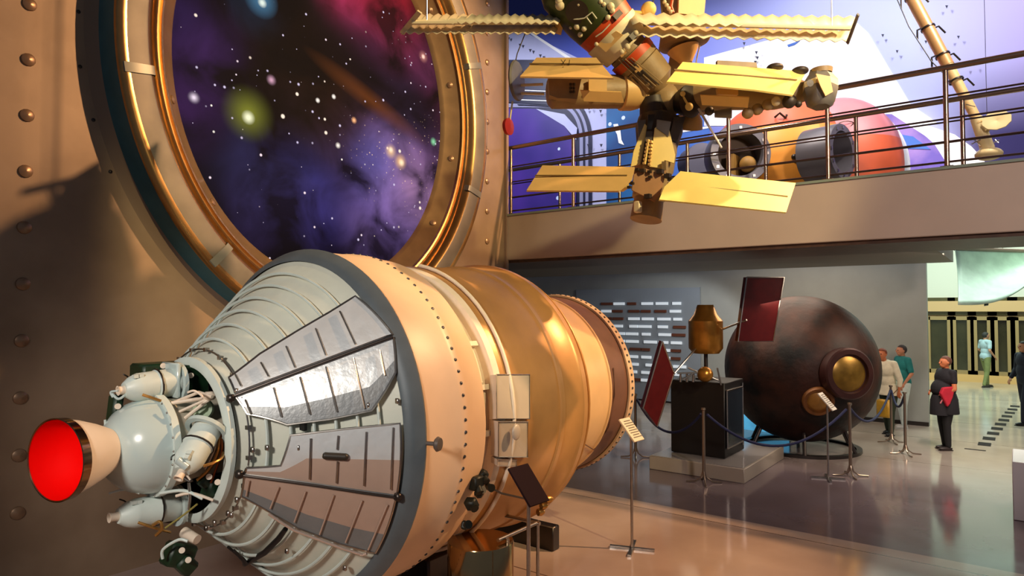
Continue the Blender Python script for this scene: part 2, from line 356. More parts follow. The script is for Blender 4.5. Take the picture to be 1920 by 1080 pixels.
# ================================================================== UPPER MURAL WALL
XM = 14.3
def mural_base():
    m = bpy.data.materials.new('mural_sky_print'); m.use_nodes = True; nt = m.node_tree; N = nt.nodes; L = nt.links; b = N['Principled BSDF']
    tc = N.new('ShaderNodeTexCoord'); sx = N.new('ShaderNodeSeparateXYZ'); L.new(tc.outputs['Object'], sx.inputs[0])
    yl, yr = onp(950, 100, 0, XM).y, onp(1920, 100, 0, XM).y
    mr = N.new('ShaderNodeMapRange'); mr.inputs['From Min'].default_value = yl; mr.inputs['From Max'].default_value = yr; L.new(sx.outputs['Y'], mr.inputs['Value'])
    r = N.new('ShaderNodeValToRGB'); L.new(mr.outputs[0], r.inputs[0]); e = r.color_ramp.elements
    e[0].position = 0; e[0].color = srgb('2c3c9c'); e[1].position = 1; e[1].color = srgb('c0b4ec')
    for p, c in ((.25, '3e50b0'), (.5, '747ecc'), (.68, 'b4bcf0'), (.85, 'c4ccf6')): x = e.new(p); x.color = srgb(c)
    # darker violet low on the right
    z = N.new('ShaderNodeMapRange'); z.inputs['From Min'].default_value = 6.7; z.inputs['From Max'].default_value = 5.4; L.new(sx.outputs['Z'], z.inputs['Value'])
    yy = N.new('ShaderNodeMapRange'); yy.inputs['From Min'].default_value = onp(1740, 100, 0, XM).y; yy.inputs['From Max'].default_value = onp(1840, 100, 0, XM).y; L.new(sx.outputs['Y'], yy.inputs['Value'])
    mu = N.new('ShaderNodeMath'); mu.operation = 'MULTIPLY'; L.new(z.outputs[0], mu.inputs[0]); L.new(yy.outputs[0], mu.inputs[1])
    x = N.new('ShaderNodeMix'); x.data_type = 'RGBA'; L.new(mu.outputs[0], x.inputs['Factor']); L.new(r.outputs[0], x.inputs[6]); x.inputs[7].default_value = srgb('3a3070'); L.new(x.outputs[2], b.inputs['Base Color'])
    b.inputs['Roughness'].default_value = .6; return m
wall = MB().box((XM + .1, 4.5, 7.9), (.2, 19, 8.0)).build('wall_mural', mural_base()); tag(wall, kind='structure')
def starmat(name, base, c2):
    m = bpy.data.materials.new(name); m.use_nodes = True; nt = m.node_tree; N = nt.nodes; L = nt.links; b = N['Principled BSDF']
    tc = N.new('ShaderNodeTexCoord'); n = N.new('ShaderNodeTexNoise'); n.inputs['Scale'].default_value = .7; L.new(tc.outputs['Object'], n.inputs['Vector'])
    r = N.new('ShaderNodeValToRGB'); r.color_ramp.elements[0].position = .35; r.color_ramp.elements[1].position = .65; r.color_ramp.elements[0].color = srgb(base); r.color_ramp.elements[1].color = srgb(c2); L.new(n.outputs['Fac'], r.inputs[0])
    v = N.new('ShaderNodeTexVoronoi'); v.inputs['Scale'].default_value = 2.2; mp = N.new('ShaderNodeMapping'); mp.inputs['Scale'].default_value = (0, 1, 1); L.new(tc.outputs['Object'], mp.inputs[0]); L.new(mp.outputs[0], v.inputs['Vector'])
    lt = N.new('ShaderNodeMath'); lt.operation = 'LESS_THAN'; lt.inputs[1].default_value = .11; L.new(v.outputs['Distance'], lt.inputs[0])
    x = N.new('ShaderNodeMix'); x.data_type = 'RGBA'; L.new(lt.outputs[0], x.inputs['Factor']); L.new(r.outputs[0], x.inputs[6]); x.inputs[7].default_value = srgb('d0e0ff'); L.new(x.outputs[2], b.inputs['Base Color'])
    b.inputs['Roughness'].default_value = .5; return m
mw = mat('mural_white', 'fafafa', .6); ml = mat('mural_lilac', 'b8bce4', .6, 0, .1, 2); mnavy = mat('mural_navy', '0c1238', .5); mgrey = mat('mural_grey', '8a8cb0', .5)
mstar1 = starmat('mural_starfield', '2c1c78', '4a2c96'); mstar2 = starmat('mural_teal_stars', '10407c', '1c64a0'); mblue = mat('mural_blue', '3f6cc0', .6)
mpurp = mat('mural_purple', '9a7cc0', .6, 0, .2, 2, c2='6a58b4'); mpink = mat('mural_pink', 'c79ad0', .6); mdark = mat('mural_mark', '20203a', .6); mcy = mat('mural_pale_blue', 'b8dcf0', .6)
def mpoly(pts, layer, mi, mb):
    q = [onp(x, y, 0, XM - .012 * layer) for x, y in pts]; mb.add(q + [p + V((.011, 0, 0)) for p in q], [list(range(len(q)))] + [[i, (i + 1) % len(q), len(q) + (i + 1) % len(q), len(q) + i] for i in range(len(q))], mi)
def arc(cx, cy, rx, ry, a0, a1, n=14): return [(cx + rx * cos(radians(a0 + (a1 - a0) * i / n)), cy + ry * sin(radians(a0 + (a1 - a0) * i / n))) for i in range(n + 1)]
mm = MB()
mpoly([(880, 60), (983, 60), (1082, 108), (1200, 200), (1200, 440), (880, 440)], 1, 1, mm)            # lilac capsule wall
mpoly([(983, 56), (990, 56), (1200, 192), (1200, 202)], 2, 0, mm)                                        # white edge
mpoly([(1137, 168), (1200, 206), (1200, 440), (1137, 440)], 2, 5, mm)                                    # teal starry strip
mpoly([(1200, 200), (1215, 214), (1330, 214), (1330, 440), (1200, 440)], 1, 6, mm)
mpoly([(1268, 246), (1330, 236), (1330, 240), (1268, 250)], 2, 0, mm)
for i, (o_, mi) in enumerate(((0, 3), (7, 2), (13, 3), (17, 2), (24, 3))):                                # rounded window frame, nested lines
    a = arc(1050 - 0, 262, 60 - o_, 85 - o_, -90, 0); mpoly([(880, 177 + o_)] + a + [(1110 - o_, 440), (880, 440)], 3 + i, mi, mm)
mpoly([(880, 112), (1005, 112), (1100, 190), (1075, 200), (955, 192), (880, 192)], 8, 3, mm)
mpoly([(880, 202), (1010, 204), (1058, 236), (1076, 262), (1080, 300), (1080, 440), (880, 440)], 9, 4, mm)
for k in range(4): mpoly([(970, 168 + 9 * k), (1070, 172 + 9 * k), (1070, 173.5 + 9 * k), (970, 169.5 + 9 * k)], 9, 3 if k % 2 else 0, mm)
mpoly([(1005, 204), (1058, 214), (1082, 240), (1080, 262), (1058, 236)], 10, 1, mm)
for a in ((1156, 235), (1160, 262)):
    pass
gal = [(1157 + 8 * cos(t) * (1 - t / 9), 252 + 21 * sin(t) * (1 - t / 12)) for t in [i * .35 for i in range(14)]]
mpoly([(1150, 233), (1158, 232), (1163, 244), (1165, 262), (1170, 272), (1160, 268), (1157, 252), (1152, 243)], 4, 0, mm)
mpoly([(1320, 108), (1452, 72), (1602, 38), (1628, 62), (1708, 196), (1760, 232), (1640, 236), (1320, 236)], 1, 0, mm)   # big white wing
mpoly([(1602, 38), (1612, 36), (1712, 195), (1700, 196)], 2, 8, mm) if False else None
mpoly([(1650, 214), (1672, 214), (1735, 255), (1752, 270), (1790, 330), (1700, 340)], 3, 7, mm)          # purple fin
mpoly([(1678, 250), (1712, 256), (1745, 280), (1690, 278)], 4, 6, mm)
mpoly([(1640, 214), (1655, 214), (1712, 340), (1692, 340)], 4, 2, mm)
mpoly([(1600, 222), (1640, 214), (1692, 340), (1640, 340)], 3, 10, mm)
mpoly([(1672, 222), (1742, 236), (1790, 252), (1822, 275), (1845, 300), (1860, 340), (1790, 340), (1752, 270), (1735, 255)], 2, 0, mm)
mpoly([(1476, 84), (1500, 76), (1490, 84), (1478, 88)], 2, 6, mm)
for (x, y) in ((953, 72), (975, 84), (994, 94), (1013, 104), (1104, 202), (1126, 208), (1127, 272), (1103, 272), (1655, 66), (1682, 96), (1736, 78), (1775, 12), (1797, 69), (1826, 120), (1395, 81), (1418, 98), (1420, 108), (1416, 116)):
    mpoly([(x - 2.6, y - 2), (x + 2.6, y - 2), (x, y + 4)], 11, 9, mm)
mo = mm.build('mural', [mw, ml, mgrey, mnavy, mstar1, mstar2, mblue, mpurp, mpink, mdark, mcy]); tag(mo, 'large printed space mural covering the upper wall behind the bridge', 'mural')
mo.parent = wall; mo.name = 'mural_print'
del mo['category']

# ================================================================== LOWER HALL
gw = mat('partition_grey', '9a9c94', .6, 0, .06, 3)
pt = MB().box((16.2, onp(1742, 790, 0, 16.1).y + 5.8, 1.75), (.2, 11.6, 3.5)).build('wall_partition', gw); tag(pt, kind='structure')
MB().box((16.08, onp(1742, 790, 0, 16.1).y + 5.8, .04), (.03, 11.6, .08)).build('skirting', darksteel, pt)
fw_ = MB().box((27.1, 2, 3.6), (.2, 24, 7.2)).build('wall_lobby', mat('lobby_white', 'd8d6c8', .6)); tag(fw_, kind='structure')
hd = MB()
dz = lambda y: onp(1880, y, 0, 27.0).z
hd.box((26.9, .5, dz(574)), (.25, 9, .35)); hd.build('door_header', mat('beige_frame', 'cfa878', .5), fw_)
MB().box((26.9, .5, .12), (.3, 9, .24)).build('lit_plinth', mat('plinth_lit_orange', 'e0b070', .5), fw_)  # orange light along the base is put into its colour
dn = 0
MB().box((26.975, .5, dz(600) / 2 + .3), (.05, 9, dz(600) + .9)).build('door_surround', mat('beige_frame', 'cfa878', .5), fw_)
for k in range(7):
    ya = onp(1767 + 38 * k, 650, 0, 27).y
    dn += 1; d = MB(); h = dz(600); w = .74
    for s_ in (-1, 1): d.box((26.86, ya + s_ * w / 2, h / 2 + .1), (.12, .09, h))
    d.box((26.86, ya, h + .05), (.12, w, .12)).box((26.86, ya, .3), (.12, w, .14))
    dd = d.build('door_%d' % dn, mat('door_frame', 'a88c60', .4, .2)); tag(dd, kind='structure')
    MB().box((26.92, ya, h / 2 + .1), (.03, w - .06, h)).build('glass_panel', mat('door_glass', '3a3420', .15, 0, .3, 2, spec=.8), dd)
    MB().box((26.92, ya, h + .45), (.03, w + .05, .6)).build('transom_pane', mat('door_glass2', '5c5430', .15, 0, .3, 2, spec=.8), dd)
# suspended pale sail under the lobby roof
t = thing('solar_sail', 'pale green curved membrane sail with black patches hanging under the bridge at the right edge', 'sail', at(1890, 510, 15))
vs = []; fs = []; nu, nv = 24, 14
c0, c1, c2, c3 = at(1790, 466, 14.6), at(2000, 474, 15.4), at(1985, 478, 14), at(1796, 572, 13.4)
for i in range(nu + 1):
    for j in range(nv + 1):
        a, b_ = i / nu, j / nv; p = c0.lerp(c1, a).lerp(c3.lerp(c2, a), b_); vs.append(p - V((0, 0, .35 * sin(pi * a) * b_)) + V((.4 * sin(pi * b_), 0, 0)))
for i in range(nu):
    for j in range(nv): k = i * (nv + 1) + j; fs.append([k, k + 1, k + nv + 2, k + nv + 1])
sm_ = MB().add(vs, fs, 0, True).build('membrane', mat('sail_membrane', 'c2d6c0', .45, 0, .25, 3), t); so = sm_.modifiers.new('thick', 'SOLIDIFY'); so.thickness = .02
for (a, b_) in ((.14, .08), (.34, .18), (.42, .75), (.26, .9), (.55, .45), (.6, .1)):
    i, j = int(a * nu), int(b_ * nv); q = [V(vs[(i + x) * (nv + 1) + j + y]) - V((.03, 0, 0.03)) for x, y in ((0, 0), (1, 0), (1, 2), (0, 2)) if j + y <= nv]
    if len(q) == 4: MB().slab(q, .01).build('black_patch', black, t)
for a in (.1, .45, .8):
    p = V(vs[int(a * nu) * (nv + 1)]); MB().cyl(p, (p.x, p.y, 7.3), .008, seg=6).build('hanging_wire', darksteel, t)
MB().tube([V(vs[i * (nv + 1)]) for i in range(nu + 1)], .05).build('edge_spar', mat('sail_spar', '7a5c4c', .5), t)
lc = MB().box((21.0, 1, 7.35), (12.2, 26, .2)).build('ceiling', mat('ceiling_dark', '54504a', .7)); tag(lc, kind='structure')

# ================================================================== THE LARGE SPACECRAFT
AY, AZ = 4.3, 1.56
K = (1.2 - .5) / .75
def conept(px, py, off=0.0):
    d = ray(px, py); o = CAM - V((2.2 - .5 / K, AY, AZ))
    a = d.y ** 2 + d.z ** 2 - K * K * d.x ** 2; b_ = o.y * d.y + o.z * d.z - K * K * o.x * d.x; c = o.y ** 2 + o.z ** 2 - K * K * o.x ** 2
    disc = max(b_ * b_ - a * c, 0); t = [x for x in ((-b_ - sqrt(disc)) / a, (-b_ + sqrt(disc)) / a) if x > 0 and (CAM + d * x).x > 2.2 - .5 / K]
    p = CAM + d * min(t); r = sqrt((p.y - AY) ** 2 + (p.z - AZ) ** 2); th = atan2(p.z - AZ, p.y - AY)
    return conexyz(th, r, off)
def conexyz(th, r, off=0.0):
    n = V((-K, cos(th), sin(th))).normalized(); return V((2.2 + (r - .5) / K, AY + r * cos(th), AZ + r * sin(th))) + n * off
def conec(p): return atan2(p.z - AZ, p.y - AY) % (2 * pi), sqrt((p.y - AY) ** 2 + (p.z - AZ) ** 2)
def cylpt(px, py, R, off=0):
    d = ray(px, py); o = CAM - V((0, AY, AZ)); a = d.y ** 2 + d.z ** 2; b_ = o.y * d.y + o.z * d.z; c = o.y ** 2 + o.z ** 2 - R * R
    t = (-b_ - sqrt(max(b_ * b_ - a * c, 0))) / a; p = CAM + d * t; n = V((0, p.y - AY, p.z - AZ)).normalized(); return p + n * off
craft = thing('spacecraft', 'full-size white and gold orbital spacecraft lying on its side, engine nozzle pointing left', 'spacecraft', (4.3, AY, .28))
def cl(prof, name, m, seg=96, parent=craft, smooth=True, **kw): return MB().lathe(prof, (0, AY, AZ), (1, 0, 0), seg, smooth=smooth, **kw).build(name, m, parent)
peach = mat('skirt_paint', 'ecc9a4', .42, 0, .10, 2.5, bump=.06, bscale=8)
goldp = mat('gold_hull', 'c29058', .36, .25, .22, 2.2, bump=.08, bscale=6)
slate = mat('slate_band', '5c666c', .5, .1, .15, 6)
brownm = mat('brown_ring', '6e4a3a', .5, 0, .2, 5)
# engine cone
cl([(2.2, .5), (2.225, .49), (2.25, .50), (2.95, 1.165), (2.97, 1.2), (2.975, 1.1)], 'engine_bulkhead', mat('bulkhead_enamel', 'd6dacc', .45, 0, .10, 4, bump=.05), seg=128)
for i, r in enumerate((.64, .735, .83, .92, 1.01, 1.10)):
    MB().tube([conexyz(2 * pi * k / 96, r, .004) for k in range(97)], .0105, 6).build('ring_rib', white_enamel, craft)
cl([(2.17, .47), (2.165, .50), (2.18, .53), (2.21, .53)], 'collar', white_enamel)
MB().tube([conexyz(2 * pi * k / 96, .57, .01) for k in range(97)], .006, 6).build('collar_pipe', steel, craft)
for k in range(20):
    p = conexyz(2 * pi * k / 20 + .1, .57, .012); MB().box(p, (.03, .025, .025)).build('pipe_clip', steel, craft)
cl([(2.22, .495), (2.5, .49), (2.5, 0.001)], 'engine_well', mat('well_dark', '151b1a', .6))
cl([(2.95, 1.2), (2.955, 1.225), (2.99, 1.262), (3.05, 1.295), (3.07, 1.285)], 'rim_band', slate)
sk = cl([(3.05, 1.278), (3.40, 1.275), (3.41, 1.282), (3.49, 1.280), (3.50, 1.272), (3.69, 1.255), (3.71, 1.245), (3.715, 1.13)], 'skirt', peach, seg=128)
for k in range(96):
    a = 2 * pi * k / 96; n_ = V((0, cos(a), sin(a))); MB().lathe([(0, .013), (.006, .011), (.009, .001)], V((3.45, AY, AZ)) + n_ * 1.281, n_, 8).build('rivet', mat('rivet_dark', '4a4a4c', .4, .6), sk)
cl([(3.71, 1.14), (3.9, 1.12), (3.92, 1.20), (3.98, 1.21)], 'neck_ring', cream)
for a in range(150, 290, 17):
    t = radians(a); n_ = V((0, cos(t), sin(t))); MB().box(V((3.81, AY, AZ)) + n_ * 1.15, (.17, .04, .03), frame((1, 0, 0), n_)).build('neck_bracket', cream, craft)
cl([(3.98, 1.205), (4.02, 1.215), (4.70, 1.235), (4.71, 1.25), (4.76, 1.25), (4.77, 1.24), (5.0, 1.262), (5.02, 1.28), (5.08, 1.28), (5.1, 1.26), (5.2, 1.2), (5.3, .96)], 'gold_hull', goldp, seg=128)
MB().tube([V((4.06, AY, AZ)) + V((0, cos(radians(a)), sin(radians(a)))) * 1.235 for a in range(100, 290, 5)], .016, 8).build('hull_pipe', cream, craft)
MB().tube([V((5.15, AY, AZ)) + V((0, cos(radians(a)), sin(radians(a)))) * 1.25 for a in range(100, 290, 5)], .012, 8).build('hull_pipe', goldp, craft)
cl([(5.3, .95), (5.32, .975), (6.0, .985), (6.01, 1.0), (6.03, 1.0)], 'beige_section', mat('beige_panel', 'e6bd8c', .4, .1, .12, 3))
cl([(6.03, .99), (6.4, .985)], 'brown_section', brownm)
er = cl([(6.4, .99), (6.4, 1.01), (6.5, 1.015), (6.5, .97), (6.48, .001)], 'end_rim', mat('rim_cream', 'c9a98a', .45))
for k in range(90):
    a = 2 * pi * k / 90; n_ = V((0, cos(a), sin(a))); MB().lathe([(0, .014), (.008, .012), (.009, .001)], V((6.45, AY, AZ)) + n_ * 1.012, n_, 8).build('bolt', mat('rivet_dark', '4a4a4c'), er)
# round cover seam + small fittings on the beige section
MB().tube([cylpt(1095, 690, .99, .01), cylpt(1094, 760, .99, .01), cylpt(1092, 830, .99, .012), cylpt(1112, 842, .99, .012), cylpt(1140, 800, .99, .01), cylpt(1151, 740, .99, .01), cylpt(1149, 690, .99, .01)], .007, 6).build('cover_seam', brownm, craft)
# hull equipment panels
pm = mat('equipment_panel', 'bcb0a2', .4, .1, .08, 5)
for q, hh in ((((928, 703), (990, 703), (990, 785), (928, 785)), .012), (((930, 790), (985, 790), (985, 855), (930, 855)), .02), (((930, 860), (966, 861), (966, 873), (930, 872)), .01)):
    pts = [cylpt(x, y, 1.23, hh) for x, y in q]; b0 = [cylpt(x, y, 1.2, 0) for x, y in q]
    # back face kept on the hull straight behind the front face
    ctr = sum(pts, V()) / 4; n_ = V((0, ctr.y - AY, ctr.z - AZ)).normalized(); mb = MB(); back = [p - n_ * (hh + .05) for p in pts]
    mb.add(pts + back, [[0, 1, 2, 3], [7, 6, 5, 4], [0, 4, 5, 1], [1, 5, 6, 2], [2, 6, 7, 3], [3, 7, 4, 0]]); e = mb.build('equipment_panel', pm, craft)
    MB().tube([p + n_ * .004 for p in pts] + [pts[0] + n_ * .004], .004, 5).build('panel_rim', steel, e)
n_ = V((0, -1, -.15)).normalized(); MB().ball(cylpt(958, 808, 1.24, .05), (.05, .02, .06)).build('bulge', pm, craft)
# knob on the skirt
kp = cylpt(806, 829, 1.285, 0); kn = V((0, kp.y - AY, kp.z - AZ)).normalized(); kp = V((3.06, kp.y, kp.z))
kk = MB().cyl(kp, kp + kn * .075 + V((.02, 0, 0)), .014).lathe([(.0, .001), (.0, .038), (.012, .048), (.03, .04), (.032, .001)], kp + kn * .07 + V((.02, 0, 0)), kn + V((.3, 0, 0)), 24).build('docking_knob', mat('knob_grey', '6c625c', .4, .4), craft)
# dark thrusters under the neck
for i, (x, y, s_, d_) in enumerate(((893, 905, .10, 4.72), (905, 890, .07, 4.78), (884, 945, .085, 4.66), (915, 912, .05, 4.8), (872, 985, .06, 4.62), (898, 925, .06, 4.74))):
    p = at(x, y, d_); MB().box(p, (s_, s_ * .8, s_), Matrix.Rotation(.5 * i, 3, 'Y') @ Matrix.Rotation(.7 * i, 3, 'X'), bev=.012).cyl(p, p + V((-.02, -.05, -.06 + .02 * i)), .022, .03, 12).build('attitude_thruster', mat('thruster_black', '15180f', .5, .2), craft)
MB().tube([at(915, 912, 4.76), at(940, 925, 4.95), at(985, 935, 5.3)], .008).build('hull_cable', darksteel, craft)
for (x, y) in ((1014, 960), (1020, 948), (1030, 936)): 
    p = at(x, y, 5.62); MB().lathe([(-.03, .03), (0, .034), (.03, .02)], p, (1, -.4, 0), 12).build('brass_fitting', brass, craft)

# ---- nozzle
NA = V((-.962, -.275, .01)).normalized(); NE = V((1.40, 4.19, 1.578))
nz = MB().lathe([(0, .222), (-.03, .219), (-.12, .2), (-.22, .165), (-.32, .12), (-.37, .098), (-.42, .088), (-.46, .09)], NE, NA, 64).build('nozzle_bell', mat('nozzle_paint', 'e6d8c8', .45, 0, .06, 4), craft)
MB().lathe([(-.048, .218), (-.046, .2245), (.002, .2275), (.004, .222), (.0, .217)], NE, NA, 64).build('nozzle_rim', mat('nozzle_rim', '9a7a5a', .12, 1), nz)
MB().lathe([(.002, .219), (-.05, .208), (-.12, .175), (-.17, .12), (-.185, .06), (-.188, .001)], NE, NA, 64).build('nozzle_interior', red_in, nz)['label'] = 'bright red nozzle interior'
# ---- engine dome and tank
duck = mat('duck_enamel', 'bccdcb', .22, 0, .06, 3, coat=.4)
cl([(1.685, .001), (1.69, .09), (1.70, .135), (1.725, .18), (1.765, .225), (1.82, .262), (1.88, .285), (1.95, .297)], 'engine_dome', duck, seg=64)
dfl = cl([(1.945, .292), (1.945, .318), (1.985, .322), (1.99, .30)], 'dome_flange', white_enamel, seg=64)
cl([(1.985, .30), (2.02, .285), (2.22, .25), (2.5, .25)], 'fuel_tank', mat('tank_cream', 'd2cab6', .45, 0, .1, 5), seg=48)
for k in range(24):
    a = 2 * pi * k / 24; MB().ball(V((1.944, AY + .308 * cos(a), AZ + .308 * sin(a))), .007, 8, 6).build('bolt', steel, dfl)
def can(name, p0, p1, r, nozzle=.05, tilt=None):
    p0, p1 = V(p0), V(p1); a = (p0 - p1).normalized(); L = (p1 - p0).length
    b_ = MB().lathe([(-L, .001), (-L, r * .8), (-L * .97, r), (-L * .62, r), (-L * .6, r * 1.06), (-L * .56, r * 1.06), (-L * .54, r), (-L * .25, r), (-L * .2, r * .95), (-L * .1, r * .8), (0, r * .5), (.0, .001)], p0, a, 32).build(name, white_enamel, craft)
    MB().lathe([(-.02, r * .30), (.03, r * .28), (nozzle, r * .34), (nozzle, r * .24), (.01, r * .2), (.01, .001)], p0, a, 24).build('nozzle_stub', cream, b_)
    f = frame(a); st = [p0 - a * (L * .58) + f @ V((0, cos(t) * r * 1.09, sin(t) * r * 1.09)) for t in [i * .4 for i in range(17)]]
    MB().tube(st, .006, 6).build('clamp_strap', darksteel, b_)
    w_ = [p0 - a * (.02 + L * .8 * s) + f @ V((0, cos(2 + 3 * s) * r * 1.1, sin(2 + 3 * s) * r * 1.1)) for s in [i / 10 for i in range(11)]]
    MB().tube(w_, .005, 6).build('cable', darksteel, b_)
    pts = [p0 - a * (L * .2) + f @ V((0, r * (1.0 + .5 * sin(pi * s)), -r * .4 - s * r * 1.1)) + a * (-L * .5 * s) for s in [i / 8 for i in range(9)]]
    MB().tube(pts, .0085, 8).build('bent_pipe', brass, b_)
    for s in (.16, .24):
        MB().box(p0 - a * (L * s) + f @ V((0, r * .5, r * .86)), (.03, .03, .02), f).build('lug', white_enamel, b_)
    return b_
can('vernier_thruster', (1.79, 4.3, 1.915), (2.12, 4.3, 1.94), .088, .035)
can('vernier_thruster', (1.77, 4.3, 1.165), (2.16, 4.3, 1.145), .088)
can('vernier_thruster', at(342, 884, 3.82), at(392, 800, 4.05), .085)
can('vernier_thruster', (1.8, 4.72, 1.56), (2.15, 4.72, 1.56), .088)
# saddles holding the thrusters
for (p, ax_) in (((2.11, 4.3, 1.93), (1, 0, 0)), ((2.12, 4.3, 1.15), (1, 0, 0)), (at(388, 806, 4.03), (at(392, 800, 4.05) - at(342, 884, 3.82)))):
    MB().lathe([(-.012, .1), (-.012, .13), (.012, .13), (.012, .1)], p, ax_, 28).build('thruster_ring', duck, craft)
# box behind the top thruster + green units
MB().box(at(320, 712, 4.25), (.03, .22, .22), bev=.01).build('mounting_plate', duck, craft)
for (x, y, d_, s_, r_) in ((352, 712, 4.35, (.22, .16, .2), 0), (402, 912, 4.12, (.12, .1, .13), .3), (386, 902, 4.08, (.08, .08, .08), .8), (417, 925, 4.14, (.05, .05, .05), .3), (335, 1040, 4.15, (.17, .12, .14), .4), (347, 1058, 4.15, (.12, .1, .1), .9), (215, 770, 4.1, (.06, .1, .2), .1), (300, 694, 4.35, (.3, .2, .1), 0)):
    g = MB().box(at(x, y, d_), s_, Matrix.Rotation(r_, 3, 'Y'), bev=.015).build('valve_box', dkgreen, craft)
    MB().cyl(at(x + 6, y - 8, d_ - .09), at(x + 6, y - 8, d_ - .02), .018, seg=14).build('valve_cap', cream, g)
# truss bracket
for a, b_, r_ in (((398, 744), (322, 756), .012), ((398, 744), (330, 775), .009), ((398, 744), (337, 792), .012), ((322, 756), (337, 792), .012), ((322, 756), (372, 736), .010), ((372, 736), (398, 744), .012)):
    MB().tube([at(*a, 4.12), at(*b_, 4.08)], r_, 8).build('truss_strut', cream, craft)
MB().box(at(393, 742, 4.12), (.06, .06, .05), bev=.012).build('truss_joint', cream, craft)
mb = MB().lathe([(0, .001), (0, .055), (.02, .065), (.04, .06), (.045, .04), (.02, .035), (.02, .001)], at(384, 768, 4.2), (-.7, -.6, .2), 28); mb.build('round_valve', mat('valve_green', '9db396', .4), craft)
for pts, r_, m_ in (
    ([(352, 736), (365, 733), (380, 745), (360, 750)], .007, cream), ([(302, 865), (318, 872), (340, 892), (355, 902), (362, 900)], .008, darksteel), ([(304, 862), (325, 868), (345, 885), (357, 900)], .006, cream),
    ([(354, 905), (356, 930), (354, 955)], .009, steel), ([(405, 790), (412, 820), (408, 850), (392, 880), (370, 900)], .010, brass), ([(398, 785), (407, 815), (402, 845), (385, 880)], .008, steel), ([(410, 800), (417, 840), (405, 880), (395, 905)], .007, mat('copper', '8a4a24', .35, .8)),
    ([(330, 930), (360, 925), (400, 938)], .009, cream), ([(300, 925), (345, 920), (380, 935)], .010, white_enamel), ([(286, 985), (300, 978), (303, 992), (292, 1004)], .010, brass), ([(310, 990), (345, 965), (370, 945)], .006, mat('olive_cable', '8a8040', .5)),
    ([(205, 925), (235, 918), (262, 925)], .007, white_enamel), ([(197, 787), (198, 810)], .007, white_enamel), ([(305, 1048), (306, 1030), (335, 1012), (352, 1015)], .009, white_enamel), ([(210, 738), (222, 748), (235, 740)], .008, duck), ([(420, 850), (438, 870), (430, 900)], .008, cream), ([(212, 745), (208, 735), (222, 733)], .007, duck)):
    mx = 4.0 if pts[0][0] < 380 else 4.05
    P_ = [at(x, y, mx - .0005 * y * 0) for x, y in pts]
    sub = []
    for i in range(len(P_) - 1):
        for s in range(5): 
            t = s / 5; p_1 = P_[max(i - 1, 0)]; p2 = P_[i]; p3 = P_[i + 1]; p4 = P_[min(i + 2, len(P_) - 1)]
            sub.append(.5 * ((2 * p2) + (p3 - p_1) * t + (2 * p_1 - 5 * p2 + 4 * p3 - p4) * t * t + (3 * p2 - p_1 - 3 * p3 + p4) * t ** 3))
    sub.append(P_[-1]); MB().tube(sub, r_, 7).build('engine_pipe', m_, craft)
MB().cyl(at(345, 998, 4.2), at(370, 1012, 4.15), .035, .03, 16).build('cylinder_actuator', cream, craft)
MB().cyl(at(332, 862, 3.78), at(350, 876, 3.8), .022, .022, 14).build('cylinder_actuator', duck, craft)

# ---- thermal panels on the cone
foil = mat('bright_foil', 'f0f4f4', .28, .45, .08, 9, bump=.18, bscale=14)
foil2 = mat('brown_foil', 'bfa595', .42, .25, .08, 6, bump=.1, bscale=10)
foil3 = mat('shade_foil', '84888a', .4, .3, .1, 6, bump=.1)  # greyer copy of the foil: shade on the panels put into colour
def catmull(P, n=6):
    out = []
    for i in range(len(P) - 1):
        for s in range(n): out.append(P[i].lerp(P[i + 1], s / n))
    return out + [P[-1]]
def patch(top, bot, name, m, off=.03, split=None, parent=craft, m2=None):
    T = catmull([V((*conec(conept(x, y)), 0)) for x, y in top]); B = catmull([V((*conec(conept(x, y)), 0)) for x, y in bot]); nv = 8
    mb = MB(); n = len(T); vs = []; 
    for o_ in (off, off - .012):
        for i in range(n):
            for j in range(nv + 1): c = T[i].lerp(B[i], j / nv); vs.append(conexyz(c.x, c.y, o_))
    N_ = n * (nv + 1)
    for i in range(n - 1):
        for j in range(nv):
            k = i * (nv + 1) + j; f = [k, k + 1, k + nv + 2, k + nv + 1]; mb.f.append(f); mb.mi.append(1 if split is not None and (j / nv) >= split else 0); mb.sm.append(True)
            mb.f.append([q + N_ for q in f[::-1]]); mb.mi.append(0); mb.sm.append(True)
    edge = [i * (nv + 1) for i in range(n)] + [(n - 1) * (nv + 1) + j for j in range(1, nv + 1)] + [i * (nv + 1) + nv for i in range(n - 2, -1, -1)] + [j for j in range(nv - 1, 0, -1)]
    for a, b_ in zip(edge, edge[1:] + edge[:1]): mb.f.append([a, b_, b_ + N_, a + N_]); mb.mi.append(0); mb.sm.append(False)
    mb.v = [tuple(v) for v in vs]; o = mb.build(name, [m, m2 or m], parent)
    bd = [V(vs[i]) for i in edge]; MB().tube(bd + bd[:1], .007, 6).build('panel_edge', steel, o)
    return o
def rods(o, segs, m=steel, r=.006, off=.042):
    for a, b_ in segs: MB().tube([conept(a[0] + (b_[0] - a[0]) * s / 6, a[1] + (b_[1] - a[1]) * s / 6, off) for s in range(7)], r, 6).build('stiffener_rod', m, o)
hingeU = [(444, 746), (520, 717), (600, 687), (680, 657), (738, 636)]
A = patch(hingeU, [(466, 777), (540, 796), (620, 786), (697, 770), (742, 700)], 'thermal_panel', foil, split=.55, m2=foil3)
rods(A, [((463, 752), (474, 778)), ((516, 730), (530, 782)), ((565, 710), (583, 777)), ((613, 691), (633, 772)), ((663, 674), (684, 766)), ((712, 660), (722, 706))])
Bp = patch([(444, 740), (520, 711), (600, 681), (680, 651), (736, 630)], [(432, 712), (490, 668), (560, 625), (620, 590), (668, 560)], 'thermal_panel', foil)
